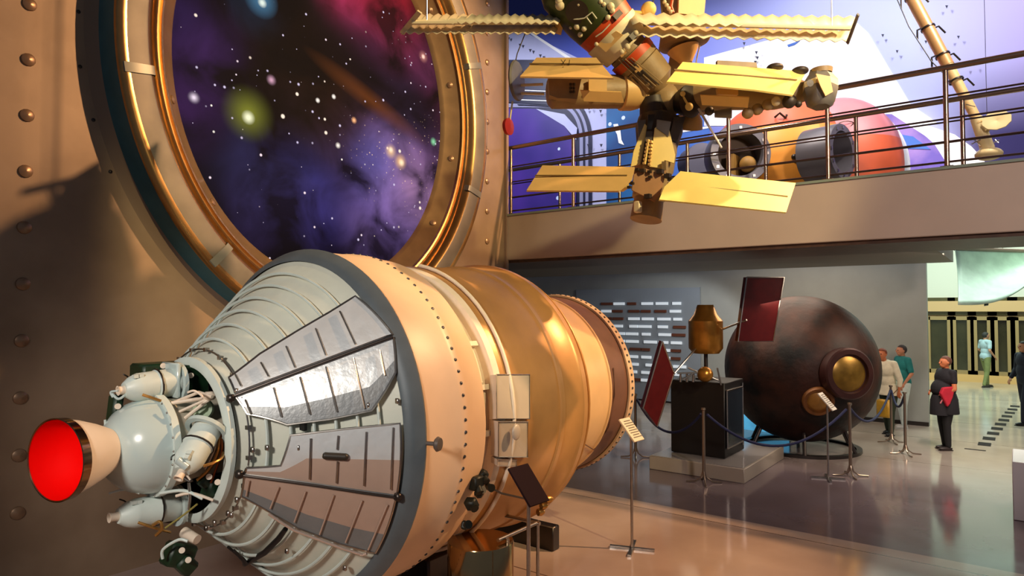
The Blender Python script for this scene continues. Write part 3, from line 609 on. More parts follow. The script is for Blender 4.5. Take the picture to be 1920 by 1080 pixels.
rods(Bp, [((445, 707), (456, 728)), ((493, 685), (507, 710)), ((540, 655), (556, 693)), ((595, 622), (613, 670)), ((640, 590), (668, 650))])
MB().tube([conept(x, y, .045) for x, y in hingeU], .009, 8).build('panel_hinge', darksteel, craft)
Cp = patch([(464, 874), (528, 870), (546, 815), (650, 803), (750, 793)], [(460, 885), (525, 893), (600, 904), (680, 916), (744, 925)], 'thermal_panel', foil, split=.5, m2=foil2)
rods(Cp, [((584, 820), (582, 893)), ((635, 815), (633, 840)), ((634, 862), (632, 900)), ((687, 808), (683, 905)), ((737, 800), (733, 912))])
ms = MB(); c0_ = conept(612, 851, .045); c1_ = conept(648, 853, .045); ax_ = (c1_ - c0_).normalized()
ms.cyl(c0_, c1_, .022, seg=14).ball(c0_, .022).ball(c1_, .022).build('oval_port', mat('port_dark', '2a261f', .5), Cp)
MB().tube([c0_ - ax_ * .02, c1_], .012).build('port_rail', cream, Cp)
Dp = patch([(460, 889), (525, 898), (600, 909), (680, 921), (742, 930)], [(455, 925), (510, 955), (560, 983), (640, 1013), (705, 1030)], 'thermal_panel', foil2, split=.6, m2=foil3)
rods(Dp, [((470, 895), (465, 922)), ((525, 907), (510, 945)), ((575, 915), (555, 970)), ((627, 922), (602, 993)), ((680, 932), (650, 1008)), ((727, 940), (692, 1022))], foil2)
MB().tube([conept(x, y, .05) for x, y in ((508, 953), (530, 968), (555, 983), (600, 1000), (645, 1017), (682, 1029), (690, 1027))], .009, 8).build('edge_rod', mat('rod_rose', 'd8c0b0', .3, .5), Dp)
MB().tube([conept(x, y, .045) for x, y in ((448, 884), (520, 894), (600, 905), (680, 918), (746, 927))], .008, 8).build('panel_hinge', darksteel, craft)
for (x, y) in ((436, 750), (452, 884), (746, 926)):
    MB().box(conept(x, y, .04), (.04, .05, .05), bev=.01).build('hinge_block', darksteel, craft)
# black hose and small fittings on the lower cone
MB().tube([conept(x, y, .03) for x, y in ((330, 1048), (360, 1058), (395, 1063), (430, 1060), (465, 1050), (500, 1028), (525, 1003), (538, 985))], [.009, .009, .012, .018, .02, .02, .019, .016], 10).build('black_hose', black, craft)
MB().tube([conept(x, y, .03) for x, y in ((330, 1058), (370, 1068), (410, 1068))], .008, 8).build('black_hose', black, craft)
for (x, y) in ((446, 933), (430, 958), (436, 961), (405, 975), (390, 985), (475, 842), (502, 838), (445, 735), (690, 760), (745, 752), (540, 1028), (648, 1060), (560, 838)):
    MB().box(conept(x, y, .02), (.02, .03, .035), bev=.005).build('lug', steel, craft)
MB().box(conept(569, 799, .006), (.02, .05, .05)).build('dark_slot', black, craft)

# ---- stand and polished drum under it
st = thing('steel_drum', 'polished steel drum with a small rail frame beneath the gold spacecraft hull', 'drum', (3.97, 3.32, 0))
MB().lathe([(0, .001), (0, .25), (.004, .255), (.62, .255), (.63, .25), (.63, .001)], (3.97, 3.32, 0), (0, 0, 1), 64).build('drum', mat('polished_drum', 'c0a070', .12, 1, .1, 2), st)
MB().box((4.6, 4.3, .13), (.9, .5, .26), bev=.02).build('cradle_block', darksteel, craft)
for x in (3.5, 5.6): MB().box((x, 4.3, .12), (.12, 1.2, .24), bev=.01).build('cradle_beam', darksteel, craft)
for y_ in (3.15, 3.55): MB().cyl((3.97, y_, .66), (4.5, y_, .66), .015).build('frame_bar', steel, st)
for x_ in (4.05, 4.45):
    MB().cyl((x_, 3.12, 0), (x_, 3.12, .66), .014).build('frame_leg', steel, st)
for x_ in (4.48,): MB().cyl((x_, 3.12, .66), (x_, 3.56, .66), .015).build('frame_bar', steel, st)
# ================================================================== HANGING STATION MODEL
ylw = mat('model_yellow', 'f6dc84', .45, 0, .06, 6)
ylw2 = mat('model_amber', 'ecc27c', .45, 0, .10, 5)
tan_ = mat('model_tan', 'a68c62', .5, 0, .2, 8, bump=.1)
grn = mat('model_green', '3f4c14', .45, 0, .45, 5)
org = mat('model_orange', 'd8501c', .45, 0, .15, 8)
mdk = mat('model_dark', '3a3028', .5, 0, .3, 8)
greym = mat('model_grey', '77726a', .5, 0, .2, 8)
crm = mat('model_cream', 'ecdfb8', .5, 0, .06, 8)
stn = thing('space_station_model', 'large yellow and tan space station model with long solar wings hanging above the hall', 'model', at(1245, 180, 6.0))
def S(x, y, d=6.0): return at(x, y, d)
def slabp(pts, name, m, th=.02, parent=stn, groove=None):
    if groove:
        mid = (min(p[2] for p in pts) + max(p[2] for p in pts)) / 2 - .06
        pts = [(a, b_, 2 * mid - d) for a, b_, d in pts]; groove = [tuple((a, b_, 2 * mid - d) for a, b_, d in g) for g in groove]
    q = [S(*p) for p in pts]; o = MB().slab(q, th).build(name, m, parent)
    if groove:
        for (a, b_) in groove: 
            n_ = (q[1] - q[0]).cross(q[-1] - q[0]).normalized(); n_ = n_ if n_.dot(FW) < 0 else -n_
            MB().tube([S(*a) + n_ * .021, S(*b_) + n_ * .021], .007, 6).build('panel_groove', mat('groove_brown', '7d6234', .6), o)
    return o
# core: axis from upper left to the node
CA, CB = S(1078, -14, 5.85), S(1242, 168, 6.05); cx_ = (CB - CA).normalized(); CL = (CB - CA).length; u_ = CL / 245
def core(prof, name, m): return MB().lathe([(a * u_, r * .00475) for a, r in prof], CA, cx_, 40).build(name, m, stn)
core([(-48, 10), (-46, 40), (-40, 50), (-20, 60), (50, 60), (75, 57), (76, 50)], 'green_section', grn)
core([(74, 50), (75, 57), (96, 54), (97, 46)], 'orange_band', org)
core([(96, 46), (96, 56), (112, 54), (140, 48), (141, 42)], 'forward_section', crm)
core([(140, 38), (150, 38), (151, 44), (178, 42), (180, 36)], 'middle_band', tan_)
core([(152, 44.5), (168, 43.5)], 'orange_band', org)
core([(178, 36), (180, 42), (225, 38), (235, 28), (245, 14)], 'aft_section', tan_)
# white marking and fittings on the green section
cf = frame(cx_, (0, 0, 1))
def on_core(a, ang, r, off=0): return CA + cx_ * (a * u_) + cf @ V((0, cos(ang), sin(ang))) * (r * .00475 + off)
def pxcore(x, y, r):                                   # point of the core's skin seen at a pixel
    d = ray(x, y); o = CAM - CA; dd = d - cx_ * d.dot(cx_); oo = o - cx_ * o.dot(cx_); R_ = r * .00475
    a, b_, c = dd.dot(dd), oo.dot(dd), oo.dot(oo) - R_ * R_; return CAM + d * ((-b_ - sqrt(max(b_ * b_ - a * c, 0))) / a)
wl_ = mat('white_line', 'e8e8d0', .5)
MB().tube([pxcore(x, y, 62) for x, y in ((1063, 25), (1066, 32), (1075, 36), (1085, 36), (1096, 34), (1110, 23), (1119, 35))], .006, 6).build('white_marking', wl_, stn)
MB().tube([pxcore(x, y, 62) for x, y in ((1100, 33), (1109, 45))], .006, 6).build('white_marking', wl_, stn)
MB().tube([pxcore(x, y, 61) for x, y in ((1117, 69), (1130, 60), (1144, 45))], .006, 6).build('white_marking', wl_, stn)
MB().lathe([(0, .09), (.01, .1), (.012, .001)], pxcore(1082, 22, 60), (pxcore(1082, 22, 60) - (CA + cx_ * (20 * u_))), 24).build('dark_window', mdk, stn)
MB().slab([pxcore(x, y, 58) for x, y in ((1120, 83), (1155, 58), (1168, 66), (1136, 98))], .03).build('radiator_plate', ylw2, stn)
rnd = random.Random(3)
for (x, y, r_) in ((1082, 50, 6), (1095, 54, 5), (1070, 52, 3), (1085, 8, 5), (1145, 12, 7), (1132, 8, 4), (1126, 3, 4), (1148, 20, 5), (1176, 88, 6), (1166, 97, 5), (1050, 10, 9), (1048, 2, 7), (1118, 83, 4), (1192, 62, 5), (1140, 33, 5), (1088, 65, 5)):
    MB().ball(pxcore(x, y, 60), r_ * .0047, 12, 8).build('round_fitting', crm, stn)
for (x, y) in ((1186, 68), (1156, 30)): MB().box(pxcore(x, y, 55), (.05, .06, .09), cf).build('dark_box', mdk, stn)
for k in range(26):
    a = rnd.uniform(100, 230); g = rnd.uniform(-2.6, .9); MB().box(on_core(a, g, 46 - (a - 100) * .05), (rnd.uniform(.02, .08), rnd.uniform(.02, .06), .03), frame(cx_, cf @ V((0, cos(g), sin(g))))).build('surface_box', (tan_, ylw2, mdk)[k % 3], stn)
for k in range(5):
    MB().tube([pxcore(1160 + 6 * k, 112 + 2 * k - 3 * k, 46), pxcore(1218 + 6 * k, 168 - 3 * k, 42)], .005, 5).build('long_pipe', mdk if k % 2 else tan_, stn)
# corrugated wings
def wing(name, c, n, amp, m, th=.004):
    mid = sum(p[2] for p in c) / 4; c = [(a, b_, 2 * mid - d) for a, b_, d in c]
    A_, B_, C_, D_ = [S(*p) for p in c]                # A-B top edge, D-C bottom edge
    nn = (B_ - A_).cross(D_ - A_).normalized(); nn = nn if nn.dot(FW) < 0 else -nn; mb = MB(); vs = []
    upd = (A_ - D_).normalized()
    for i in range(2 * n + 1):
        s_ = i / (2 * n); o_ = (nn * .7 + upd * .55) * (amp if i % 2 else -amp); vs += [A_.lerp(B_, s_) + o_, D_.lerp(C_, s_) + o_]
    fs = [[2 * i, 2 * i + 2, 2 * i + 3, 2 * i + 1] for i in range(2 * n)]
    o = mb.add(vs, fs).build(name, m, stn, weld=False); sd = o.modifiers.new('t', 'SOLIDIFY'); sd.thickness = .008; return o
wg = mat('wing_cream', 'f2e4be', .5, 0, .05, 5)
wing('corrugated_wing', [(782, 27, 5.7), (1056, 28, 5.85), (1046, 43, 6.0), (768, 42, 5.9)], 17, .013, wg)
wing('corrugated_wing', [(771, 45, 5.8), (1050, 45, 5.9), (1040, 62, 6.1), (752, 61, 6.0)], 17, .013, wg)
MB().tube([S(772, 42, 5.78), S(1052, 42, 5.9)], .022, 8).build('wing_boom', wg, stn)
MB().slab([S(782, 20, 5.65), S(790, 26, 5.65), (S(757, 66, 6.0)), S(749, 60, 6.0)], .015).build('wing_end_plate', crm, stn)
MB().slab([S(1046, 28, 5.8), S(1058, 40, 5.85), S(1052, 66, 5.95), S(1038, 62, 6.0)], .03).build('wing_root', ylw2, stn)
wing('corrugated_wing', [(1178, 27, 5.9), (1606, 33, 5.6), (1596, 52, 5.8), (1186, 45, 6.1)], 17, .015, wg)
wing('corrugated_wing', [(1196, 50, 6.0), (1597, 58, 5.7), (1590, 78, 5.9), (1190, 68, 6.2)], 16, .015, wg)
MB().tube([S(1165, 42, 5.9), S(1594, 53, 5.65)], .022, 8).build('wing_boom', wg, stn)
MB().slab([S(1606, 26, 5.55), S(1610, 30, 5.55), S(1590, 84, 5.9), S(1586, 80, 5.9)], .015).build('wing_end_plate', greym, stn)
MB().tube([S(1170, 22, 6.0), S(1205, 24, 6.05), S(1225, 20, 6.1)], .018, 8).ball(S(1216, 18, 6.05), .07).build('wing_mount', ylw, stn)
# top module
mb = MB().slab([S(1238, -30, 6.2), S(1272, -30, 6.1), S(1272, 26, 6.1), S(1240, 26, 6.2)], .25); mb.build('upper_module', tan_, stn)
slabp([(1274, -30, 6.05), (1326, -30, 6.1), (1320, 30, 6.1), (1272, 25, 6.05)], 'upper_panel', ylw2, .1)
MB().tube([S(1262, -10, 6.05), S(1258, 12, 6.05), S(1262, 24, 6.05)], .015).build('module_pipe', org, stn)
for k in range(4): MB().ball(S(1246 + 4 * k, 4 + 6 * k, 6.05), .02, 10, 6).build('round_fitting', crm, stn)
MB().lathe([(-.14, .001), (-.13, .2), (0, .24), (.02, .22), (.06, .001)], S(1283, 82, 6.25), (.15, -.1, -1), 32).lathe([(-.5, .15), (-.1, .18)], S(1283, 82, 6.25), (.15, -.1, -1), 24).build('upper_cone', tan_, stn)
MB().lathe([(0, .15), (.14, .05), (.14, .001)], S(1281, 92, 6.2), (.1, -.2, -1), 20).build('cone_inner', ylw2, stn)
MB().cyl(S(1283, 60, 6.3), S(1262, 165, 6.3), .1, .08, 20).build('upper_neck', tan_, stn)
MB().tube([S(1312, 85, 6.1), S(1306, 112, 6.1), S(1305, 120, 6.1)], .006).build('antenna_rod', crm, stn)
# node
ND = S(1246, 190, 6.1)
MB().ball(ND, .16, 24, 16).build('docking_node', tan_, stn)
MB().lathe([(-.1, .001), (-.1, .1), (0, .14), (.03, .15), (.05, .12), (.05, .001)], S(1290, 190, 5.95), (-.3, -.95, -.1), 28).build('node_port', mdk, stn)
MB().tube([S(1279, 178, 5.85), S(1292, 200, 5.82)], .01).ball(S(1292, 200, 5.8), .035, 12, 8).ball(S(1280, 176, 5.84), .025, 10, 6).build('port_antenna', ylw, stn)
MB().lathe([(0, .05), (.08, .1), (.16, .11), (.17, .001)], S(1298, 208, 6.1), (.4, .3, -1), 24).build('lower_nozzle', ylw2, stn)
MB().cyl(S(1310, 204, 5.95), S(1353, 277, 5.75), .011, .009, 10).build('white_rod', mat('rod_white', 'f4f0ea', .4), stn)
MB().cyl(S(1222, 184, 6.05), S(1226, 214, 6.05), .11, .13, 20).build('lower_neck', mdk, stn)
# left module
LM0, LM1 = S(1222, 172, 6.12), S(1015, 172, 5.9); la = (LM1 - LM0).normalized()
MB().lathe([(0, .05), (.12, .13), (.22, .15), (.95, .15), (.98, .12), (1.0, .001)], LM0, la, 28).build('left_module', tan_, stn)
MB().lathe([(.08, .14), (.2, .17), (.3, .17), (.31, .15)], LM0, la, 24).build('module_collar', ylw2, stn)
slabp([(1028, 148, 5.75), (1090, 148, 5.75), (1082, 186, 5.75), (1058, 184, 5.75), (1046, 184, 5.75), (1030, 178, 5.75)], 'side_box', tan_, .18)
for r_ in range(3):
    for c_ in range(3): MB().box(S(1070 + 6 * c_, 158 + 7 * r_, 5.72), (.018, .018, .02)).build('grille_slot', mdk, stn) if c_ < 2 else None
slabp([(1104, 148, 5.78), (1138, 148, 5.78), (1138, 170, 5.78), (1104, 170, 5.78)], 'square_panel', ylw2, .05)
slabp([(1006, 108, 5.55), (1118, 108, 5.75), (1150, 146, 6.0), (975, 143, 5.85)], 'solar_panel', ylw2, .015, groove=[((993, 124, 5.66), (1132, 125, 5.83))])
slabp([(1088, 170, 5.65), (1165, 173, 5.68), (1170, 193, 5.75), (1095, 190, 5.72)], 'radiator_panel', ylw2, .015)
hg = MB(); 
for (a, b_) in (((1060, 112), (1052, 124)), ((1052, 112), (1062, 126)), ((1056, 125), (1052, 140)), ((1052, 128), (1066, 140)), ((1068, 112), (1064, 140))): hg.tube([S(*a, 5.64), S(*b_, 5.70)], .003, 5)
hg.build('hatch_lines', mdk, stn)
MB().lathe([(-.02, .001), (-.02, .1), (0, .165), (.015, .175), (.03, .165), (.03, .001)], S(966, 152, 5.85), RT * .93 - FW * .37, 36).build('dish_antenna', greym, stn)
MB().tube([S(966, 118, 5.85), S(970, 100, 5.85), S(985, 62, 5.9)], .005).build('antenna_wire', mdk, stn)
MB().cyl(S(970, 160, 5.9), S(1018, 158, 5.95), .012).cyl(S(970, 175, 5.9), S(1020, 176, 5.95), .012).build('dish_boom', crm, stn)
MB().tube([S(961, 190, 5.85), S(956, 225, 5.85)], .008).build('hanging_rod', crm, stn)
MB().lathe([(-.02, .001), (0, .07), (.03, .075), (.04, .001)], S(950, 238, 5.85), RT * .8 - FW * .5, 20).build('red_disc', mat('model_red', 'b02820', .5), stn)
# right module
RM0, RM1 = S(1262, 176, 6.1), S(1512, 172, 5.75); ra = (RM1 - RM0).normalized(); RL = (RM1 - RM0).length
MB().lathe([(0, .08), (.1, .13), (.2, .15), (RL - .25, .15), (RL - .1, .12), (RL, .08)], RM0, ra, 28).build('right_module', tan_, stn)
slabp([(1280, 116, 5.6), (1512, 134, 5.35), (1487, 178, 5.65), (1415, 168, 5.75), (1250, 153, 5.9)], 'solar_panel', ylw, .015, groove=[((1262, 135, 5.74), (1492, 154, 5.48))])
slabp([(1345, 164, 5.65), (1384, 165, 5.65), (1384, 178, 5.65), (1347, 176, 5.65)], 'square_panel', ylw2, .05)
slabp([(1313, 179, 5.6), (1405, 183, 5.55), (1402, 202, 5.62), (1316, 197, 5.66)], 'radiator_panel', ylw2, .015)
slabp([(1345, 113, 5.9), (1418, 117, 5.9), (1420, 126, 5.9), (1345, 124, 5.9)], 'top_plate', tan_, .05)
for (x, y) in ((1453, 127), (1500, 133)): MB().ball(S(x, y, 5.75), (.07, .07, .035)).build('round_cap', mdk, stn)
for (x, y, d_, r_, m_) in ((1440, 196, 5.65, .05, tan_), (1455, 190, 5.6, .04, crm), (1480, 190, 5.6, .06, mdk), (1420, 205, 5.7, .05, tan_), (1497, 195, 5.6, .03, mdk), (1402, 212, 5.7, .05, tan_), (1330, 208, 5.75, .04, mdk)):
    MB().ball(S(x, y, d_), r_, 10, 7).build('round_fitting', m_, stn)
MB().cyl(S(1340, 214, 5.8), S(1372, 212, 5.75), .03, .045, 16).build('small_camera', greym, stn)
ebx = S(1538, 168, 5.6); MB().lathe([(-.16, .001), (-.16, .07), (-.13, .11), (-.02, .14), (.06, .14), (.14, .09), (.17, .085), (.17, .001)], ebx, (.15, .05, 1), 8, smooth=False).build('end_compartment', greym, stn)
MB().lathe([(0, .141), (.05, .142)], ebx, (.15, .05, 1), 8, smooth=False).build('compartment_band', crm, stn)
slabp([(1530, 138, 5.45), (1556, 143, 5.45), (1562, 172, 5.46), (1548, 180, 5.45), (1538, 160, 5.45)], 'patch_panel', ylw2, .01)
MB().lathe([(0, .08), (.04, .085), (.05, .001)], S(1541, 138, 5.6), (0, 0, 1), 20).build('docking_ring', tan_, stn)
MB().lathe([(0, .02), (.02, .03), (.021, .001)], S(1517, 157, 5.46), -FW, 12).build('porthole', mdk, stn)
# lower module
DM0, DM1 = S(1240, 214, 6.05), S(1212, 405, 5.9); da = (DM1 - DM0).normalized(); DL = (DM1 - DM0).length; px_ = DL / 193
MB().lathe([(0, .10), (12 * px_, .2), (32 * px_, .215), (60 * px_, .185), (62 * px_, .1)], DM0, da, 14, smooth=False).build('dark_cone', mdk, stn)
MB().lathe([(25 * px_, .17), (70 * px_, .185), (108 * px_, .18), (118 * px_, .155), (160 * px_, .15), (162 * px_, .13), (200 * px_, .14), (201 * px_, .001)], DM0, da, 28).build('lower_module', tan_, stn)
slabp([(1233, 236, 5.78), (1255, 244, 5.78), (1266, 290, 5.78), (1264, 306, 5.78), (1246, 300, 5.78), (1243, 316, 5.78), (1218, 312, 5.78), (1228, 240, 5.78)], 'yellow_cover', ylw, .02)
slabp([(1209, 232, 5.8), (1213, 236, 5.8), (1209, 262, 5.8), (1200, 308, 5.8), (1183, 312, 5.8), (1188, 284, 5.8), (1198, 258, 5.8)], 'yellow_cover', ylw, .02)
slabp([(1232, 224, 5.77), (1258, 228, 5.77), (1253, 256, 5.77), (1231, 240, 5.77)], 'grey_cover', greym, .02)
slabp([(1264, 220, 5.8), (1286, 218, 5.85), (1270, 264, 5.85), (1254, 262, 5.8)], 'dark_cover', mdk, .03)
slabp([(1196, 226, 5.82), (1211, 224, 5.82), (1209, 245, 5.82), (1197, 262, 5.82)], 'grey_cover', greym, .02)
slabp([(1215, 215, 5.76), (1228, 214, 5.76), (1222, 242, 5.76), (1214, 242, 5.76)], 'black_slot', black, .01)
slabp([(1212, 246, 5.77), (1224, 246, 5.77), (1218, 310, 5.77), (1202, 308, 5.77)], 'ladder_base', mdk, .01)
for k in range(7):
    MB().box(S(1209 + 1.2 * (6 - k) - 1, 264 + 7 * k, 5.75), (.028, .02, .02)).box(S(1219 + .5 * (6 - k) - 1, 266 + 7 * k, 5.75), (.028, .02, .02)).build('ladder_step', ylw2, stn)
MB().tube([S(1216, 262, 5.75), S(1209, 308, 5.75)], .01, 6).build('ladder_rail', ylw, stn)
slabp([(1190, 318, 5.70), (1212, 316, 5.70), (1236, 326, 5.70), (1250, 318, 5.70), (1240, 360, 5.70), (1228, 378, 5.70), (1185, 356, 5.70)], 'brown_cover', mat('model_brown', 'ae8052', .55, 0, .15, 8), .03)
for (x, y, s_) in ((1238, 322, .05), (1218, 322, .03), (1219, 332, .03), (1252, 330, .05), (1257, 336, .04), (1185, 344, .03), (1180, 351, .03), (1215, 368, .05), (1205, 320, .04), (1195, 318, .03)):
    MB().box(S(x, y, 5.68), (s_, s_, s_ * .7)).build('dark_box', mdk, stn)
MB().box(S(1196, 388, 5.75), (.06, .06, .1), bev=.01).build('end_box', crm, stn)
MB().box(S(1247, 314, 5.75), (.05, .04, .1)).build('side_bracket', tan_, stn)
slabp([(1017, 310, 5.6), (1190, 313, 5.9), (1185, 335, 6.0), (1160, 358, 6.05), (987, 357, 5.85)], 'solar_panel', ylw2, .015, groove=[((1004, 333, 5.72), (1176, 333, 5.95))])
slabp([(1150, 356, 5.95), (1178, 336, 5.9), (1180, 352, 5.9), (1168, 360, 5.95)], 'yellow_fin', ylw, .015)
slabp([(1276, 321, 5.7), (1492, 343, 5.45), (1474, 398, 5.8), (1236, 374, 5.95), (1246, 350, 5.9)], 'solar_panel', ylw, .015, groove=[((1250, 347, 5.82), (1474, 372, 5.62))])
# wires up to the roof
for (x, y, d_) in ((1225, 20, 6.05), (800, 40, 5.8), (1560, 48, 5.7), (1090, -40, 5.8)):
    p = S(x, y, d_); MB().cyl(p, (p.x, p.y, 12.0), .006, seg=6).build('suspension_wire', steel, stn)
rf = MB().box((7.5, 2.5, 12.1), (17, 16, .2)).build('ceiling_hall', mat('roof', '3a3a3e', .8)); tag(rf, kind='structure'); rf.name = 'ceiling_hall'

# ================================================================== ORANGE CAPSULE MOCK-UP ON THE GALLERY
def seg_ball(c, r, name, cols, parent, n=12, a_split=None, R=None):
    mb = MB(); mb.ball(c, r, 48, 28, R=R); 
    for i, f in enumerate(mb.f):
        k = i % 48; mb.mi[i] = cols[int(k * n / 48) % len(cols)]
    return mb.build(name, CAPM, parent)
CAPM = [mat('capsule_orange', 'e88a28', .5, 0, .15, 2), mat('capsule_red_orange', 'd4603c', .5, 0, .15, 2), mat('capsule_pink', 'cc7c84', .5, 0, .12, 2), mat('capsule_amber', 'ee9c38', .5, 0, .1, 2)]
D_ = 10.9
cap = thing('orbital_capsule', 'huge orange and pink round capsule mock-up with two grey tunnels, behind the bridge railings', 'capsule', (onp(1500, 300, 0, 12.4).x, onp(1500, 300, 0, 12.4).y, 3.86))
cc = at(1462, 318, 11.6); mb = MB(); mb.ball(cc, (1.12, 1.25, 1.22), 48, 28)
for i in range(len(mb.f)):
    k = i % 48; ring_ = i // 48; mb.mi[i] = 1 if ring_ < 10 else (0 if (k // 6) % 2 else 3)
mb.build('round_hull', CAPM, cap)
c2_ = at(1572, 322, 11.35); mb = MB(); mb.ball(c2_, (.94, 1.0, 1.24), 48, 28)
for i in range(len(mb.f)):
    k = i % 48; ring_ = i // 48; mb.mi[i] = 2 if ring_ < 11 else 1
mb.build('second_hull', CAPM, cap)
MB().ball(c2_ + RT * .14 + V((FW.x, FW.y, 0)) * .12, (.94, 1.0, 1.16), 48, 28).build('white_collar', mat('collar_white', 'e8eef2', .4), cap)
for (x, y, d_, r_, ax_, ln) in ((1388, 288, 10.35, .47, (-.62, -.42, -.02), .38), (1578, 284, 9.98, .42, (-.25, -.97, 0), .5)):
    c = at(x, y, d_); a_ = V(ax_).normalized(); t_ = MB().lathe([(-ln, r_), (0, r_), (.02, r_ * .98), (.02, r_ * .74), (-.04, r_ * .72), (-ln, r_ * .72)], c, a_, 48).build('tunnel', mat('tunnel_grey', '6c6a72', .4, .3, .1, 4), cap)
    MB().lathe([(-ln + .02, r_ * .72), (-ln + .03, .001)], c, a_, 40).build('tunnel_floor', mat('tunnel_brown', '5a4020', .6, 0, .3, 3), t_)
    for k in range(12):
        f = frame(a_); MB().box(c + f @ V((.025, cos(k * pi / 6) * r_ * .86, sin(k * pi / 6) * r_ * .86)), (.02, .04, .04), f).build('latch', steel, t_)
    if r_ > .45: MB().box(at(1375, 312, 10.6), (.3, .12, .34)).ball(at(1402, 308, 10.5), .13).build('tunnel_seat', mat('seat_tan', 'a07838', .6), t_)
MB().ball(at(1489, 294, 10.47), .045, 10, 8).build('hull_stud', darksteel, cap)
MB().tube([at(1453, 220, 10.75), at(1462, 212, 10.65), at(1474, 222, 10.7), at(1475, 216, 10.6)], .02, 6).build('cable_loop', darksteel, cap)
tb = [at(1588 + 21 * cos(a), 240 + 13 * sin(a), 10.55) for a in [i * .4 for i in range(17)]]
MB().tube(tb, .008, 6).tube([at(1576, 232, 10.55), at(1598, 250, 10.55)], .008, 6).tube([at(1600, 232, 10.55), at(1580, 252, 10.55)], .008, 6).build('emblem_lines', darksteel, cap)
MB().lathe([(-.4, .3), (0, .3), (.02, .001)], at(1318, 300, 11.4), (-.5, -.5, 0), 28).build('grey_side_pod', mat('pod_grey', '5a5c74', .5), cap)
MB().box((cc.x, cc.y, 4.0), (1.2, 1.4, .3), bev=.03).build('cradle', darksteel, cap)
MB().box((c2_.x, c2_.y, 3.97), (1.0, 1.0, .24), bev=.03).build('cradle', darksteel, cap)

# ================================================================== BOOM BEHIND THE RAILS
bm_ = thing('antenna_boom', 'long tan boom with dark clamps and yellowish dish slanting down behind the railings', 'boom', at(1800, 150, 9.6))
b0, b1 = at(1690, -40, 10.2), at(1836, 232, 9.4); ba = (b1 - b0).normalized(); BL = (b1 - b0).length
MB().cyl(b0, b0 + ba * BL * .62, .088, .082, 20).build('boom_tube', mat('boom_tan', 'c09058', .4, .2, .12, 5), bm_)
MB().cyl(b0 + ba * BL * .62, b1, .075, .06, 20).build('boom_tube', mat('boom_yellow', 'dcb878', .45, 0, .15, 6), bm_)
bf = frame(ba)
for s_ in (.14, .36, .55, .72):
    c = b0 + ba * BL * s_
    MB().lathe([(-.012, .085), (-.012, .1), (.012, .1), (.012, .085)], c, ba, 20).build('clamp_ring', darksteel, bm_)
    for sg in (-1, 1):
        o_ = RT * sg; MB().tube([c + o_ * .09, c + o_ * .16 + V((0, 0, .03 * sg)), c + o_ * (.16 + .1 * (sg > 0)) + V((0, 0, -.17 + .1 * (sg > 0)))], .014, 6).build('clamp_hook', darksteel, bm_)
MB().tube([b0 - RT * .16 + V((0, 0, -.1)), b0 + ba * BL * .3 - RT * .22 + V((0, 0, -.1)), b0 + ba * BL * .56 - RT * .18 + V((0, 0, -.06)), b0 + ba * BL * .7 - RT * .1], .009, 6).build('boom_cable', black, bm_)
yl2 = mat('fixture_yellow', 'f0d89c', .5, 0, .06, 6)
MB().cyl(b1 - ba * .1, at(1852, 280, 9.4), .075, .09, 16).build('boom_end', yl2, bm_)
MB().lathe([(-.03, .001), (-.02, .12), (.0, .165), (.02, .165), (.02, .12), (-.0, .001)], at(1869, 226, 9.2), (-.8, .1, .15), 10, smooth=False, ell=(.85, 1.05)).build('dish', yl2, bm_)
MB().cyl(at(1848, 250, 9.35), at(1862, 232, 9.25), .02).build('dish_arm', yl2, bm_)
MB().ball(at(1854, 289, 9.4), (.17, .17, .09)).build('base_pod', yl2, bm_)
for (a, b_) in (((1838, 262), (1822, 270)), ((1838, 272), (1826, 262)), ((1840, 278), (1828, 290)), ((1862, 268), (1874, 262)), ((1866, 262), (1872, 268)), ((1828, 200), (1812, 196)), ((1820, 220), (1806, 214))):
    MB().tube([at(*a, 9.35), at(*b_, 9.3)], .008, 6).build('whisker', steel, bm_)
MB().cyl(b0 + ba * .6, (b0.x + .3, b0.y, 12.0), .006, seg=6).build('hanging_wire', darksteel, bm_)
p = at(1852, 280, 9.4); MB().cyl(p, (p.x, p.y, 12.0), .004, seg=6).build('hanging_wire', darksteel, bm_)

# ================================================================== LOWER EXHIBITS
pl = thing('plinth', 'low grey square plinth under the black cabinet', 'plinth', (10.25, 3.75, 0))
MB().box((10.25, 3.745, .10), (1.95, 1.42, .2), bev=.008).build('plinth_block', mat('plinth_grey', '968c80', .3, 0, .05, 3), pl)
MB().box((10.25, 3.745, .203), (1.9, 1.37, .008)).build('plinth_top', mat('plinth_top', '8a8684', .12), pl)
cab = thing('display_cabinet', 'tall black display cabinet standing on the low grey plinth', 'cabinet', (10.1, 3.85, .207))
MB().box((10.1, 3.86, .767), (.85, .84, 1.10), bev=.01).build('cabinet_body', black, cab)
MB().box((10.1, 3.86, .235), (.8, .8, .05)).build('cabinet_foot', mat('foot_grey', '8a8478', .4), cab)
fr = MB(); q0 = V((9.75, 3.40, .38)); 
for a, b_ in (((9.72, 3.42, .36), (9.72, 3.42, 1.2)), ((10.42, 3.42, .30), (10.42, 3.42, 1.26)), ((9.72, 3.42, .36), (10.42, 3.42, .36)), ((9.72, 3.42, 1.2), (10.42, 3.42, 1.2))): fr.tube([a, b_], .014, 6)
fr.build('metal_frame', steel, cab); MB().box((10.07, 3.425, .78), (.68, .015, .82)).build('dark_panel', glassy, cab)
sat = thing('satellite_model', 'small gold satellite with dark red solar panels, standing on top of the black cabinet', 'satellite', (10.05, 3.86, 1.317))
redp = mat('solar_red', '5a1414', .3, .1, .2, 10)
g_ = mat('sat_gold', 'b07a30', .3, .7, .2, 10)
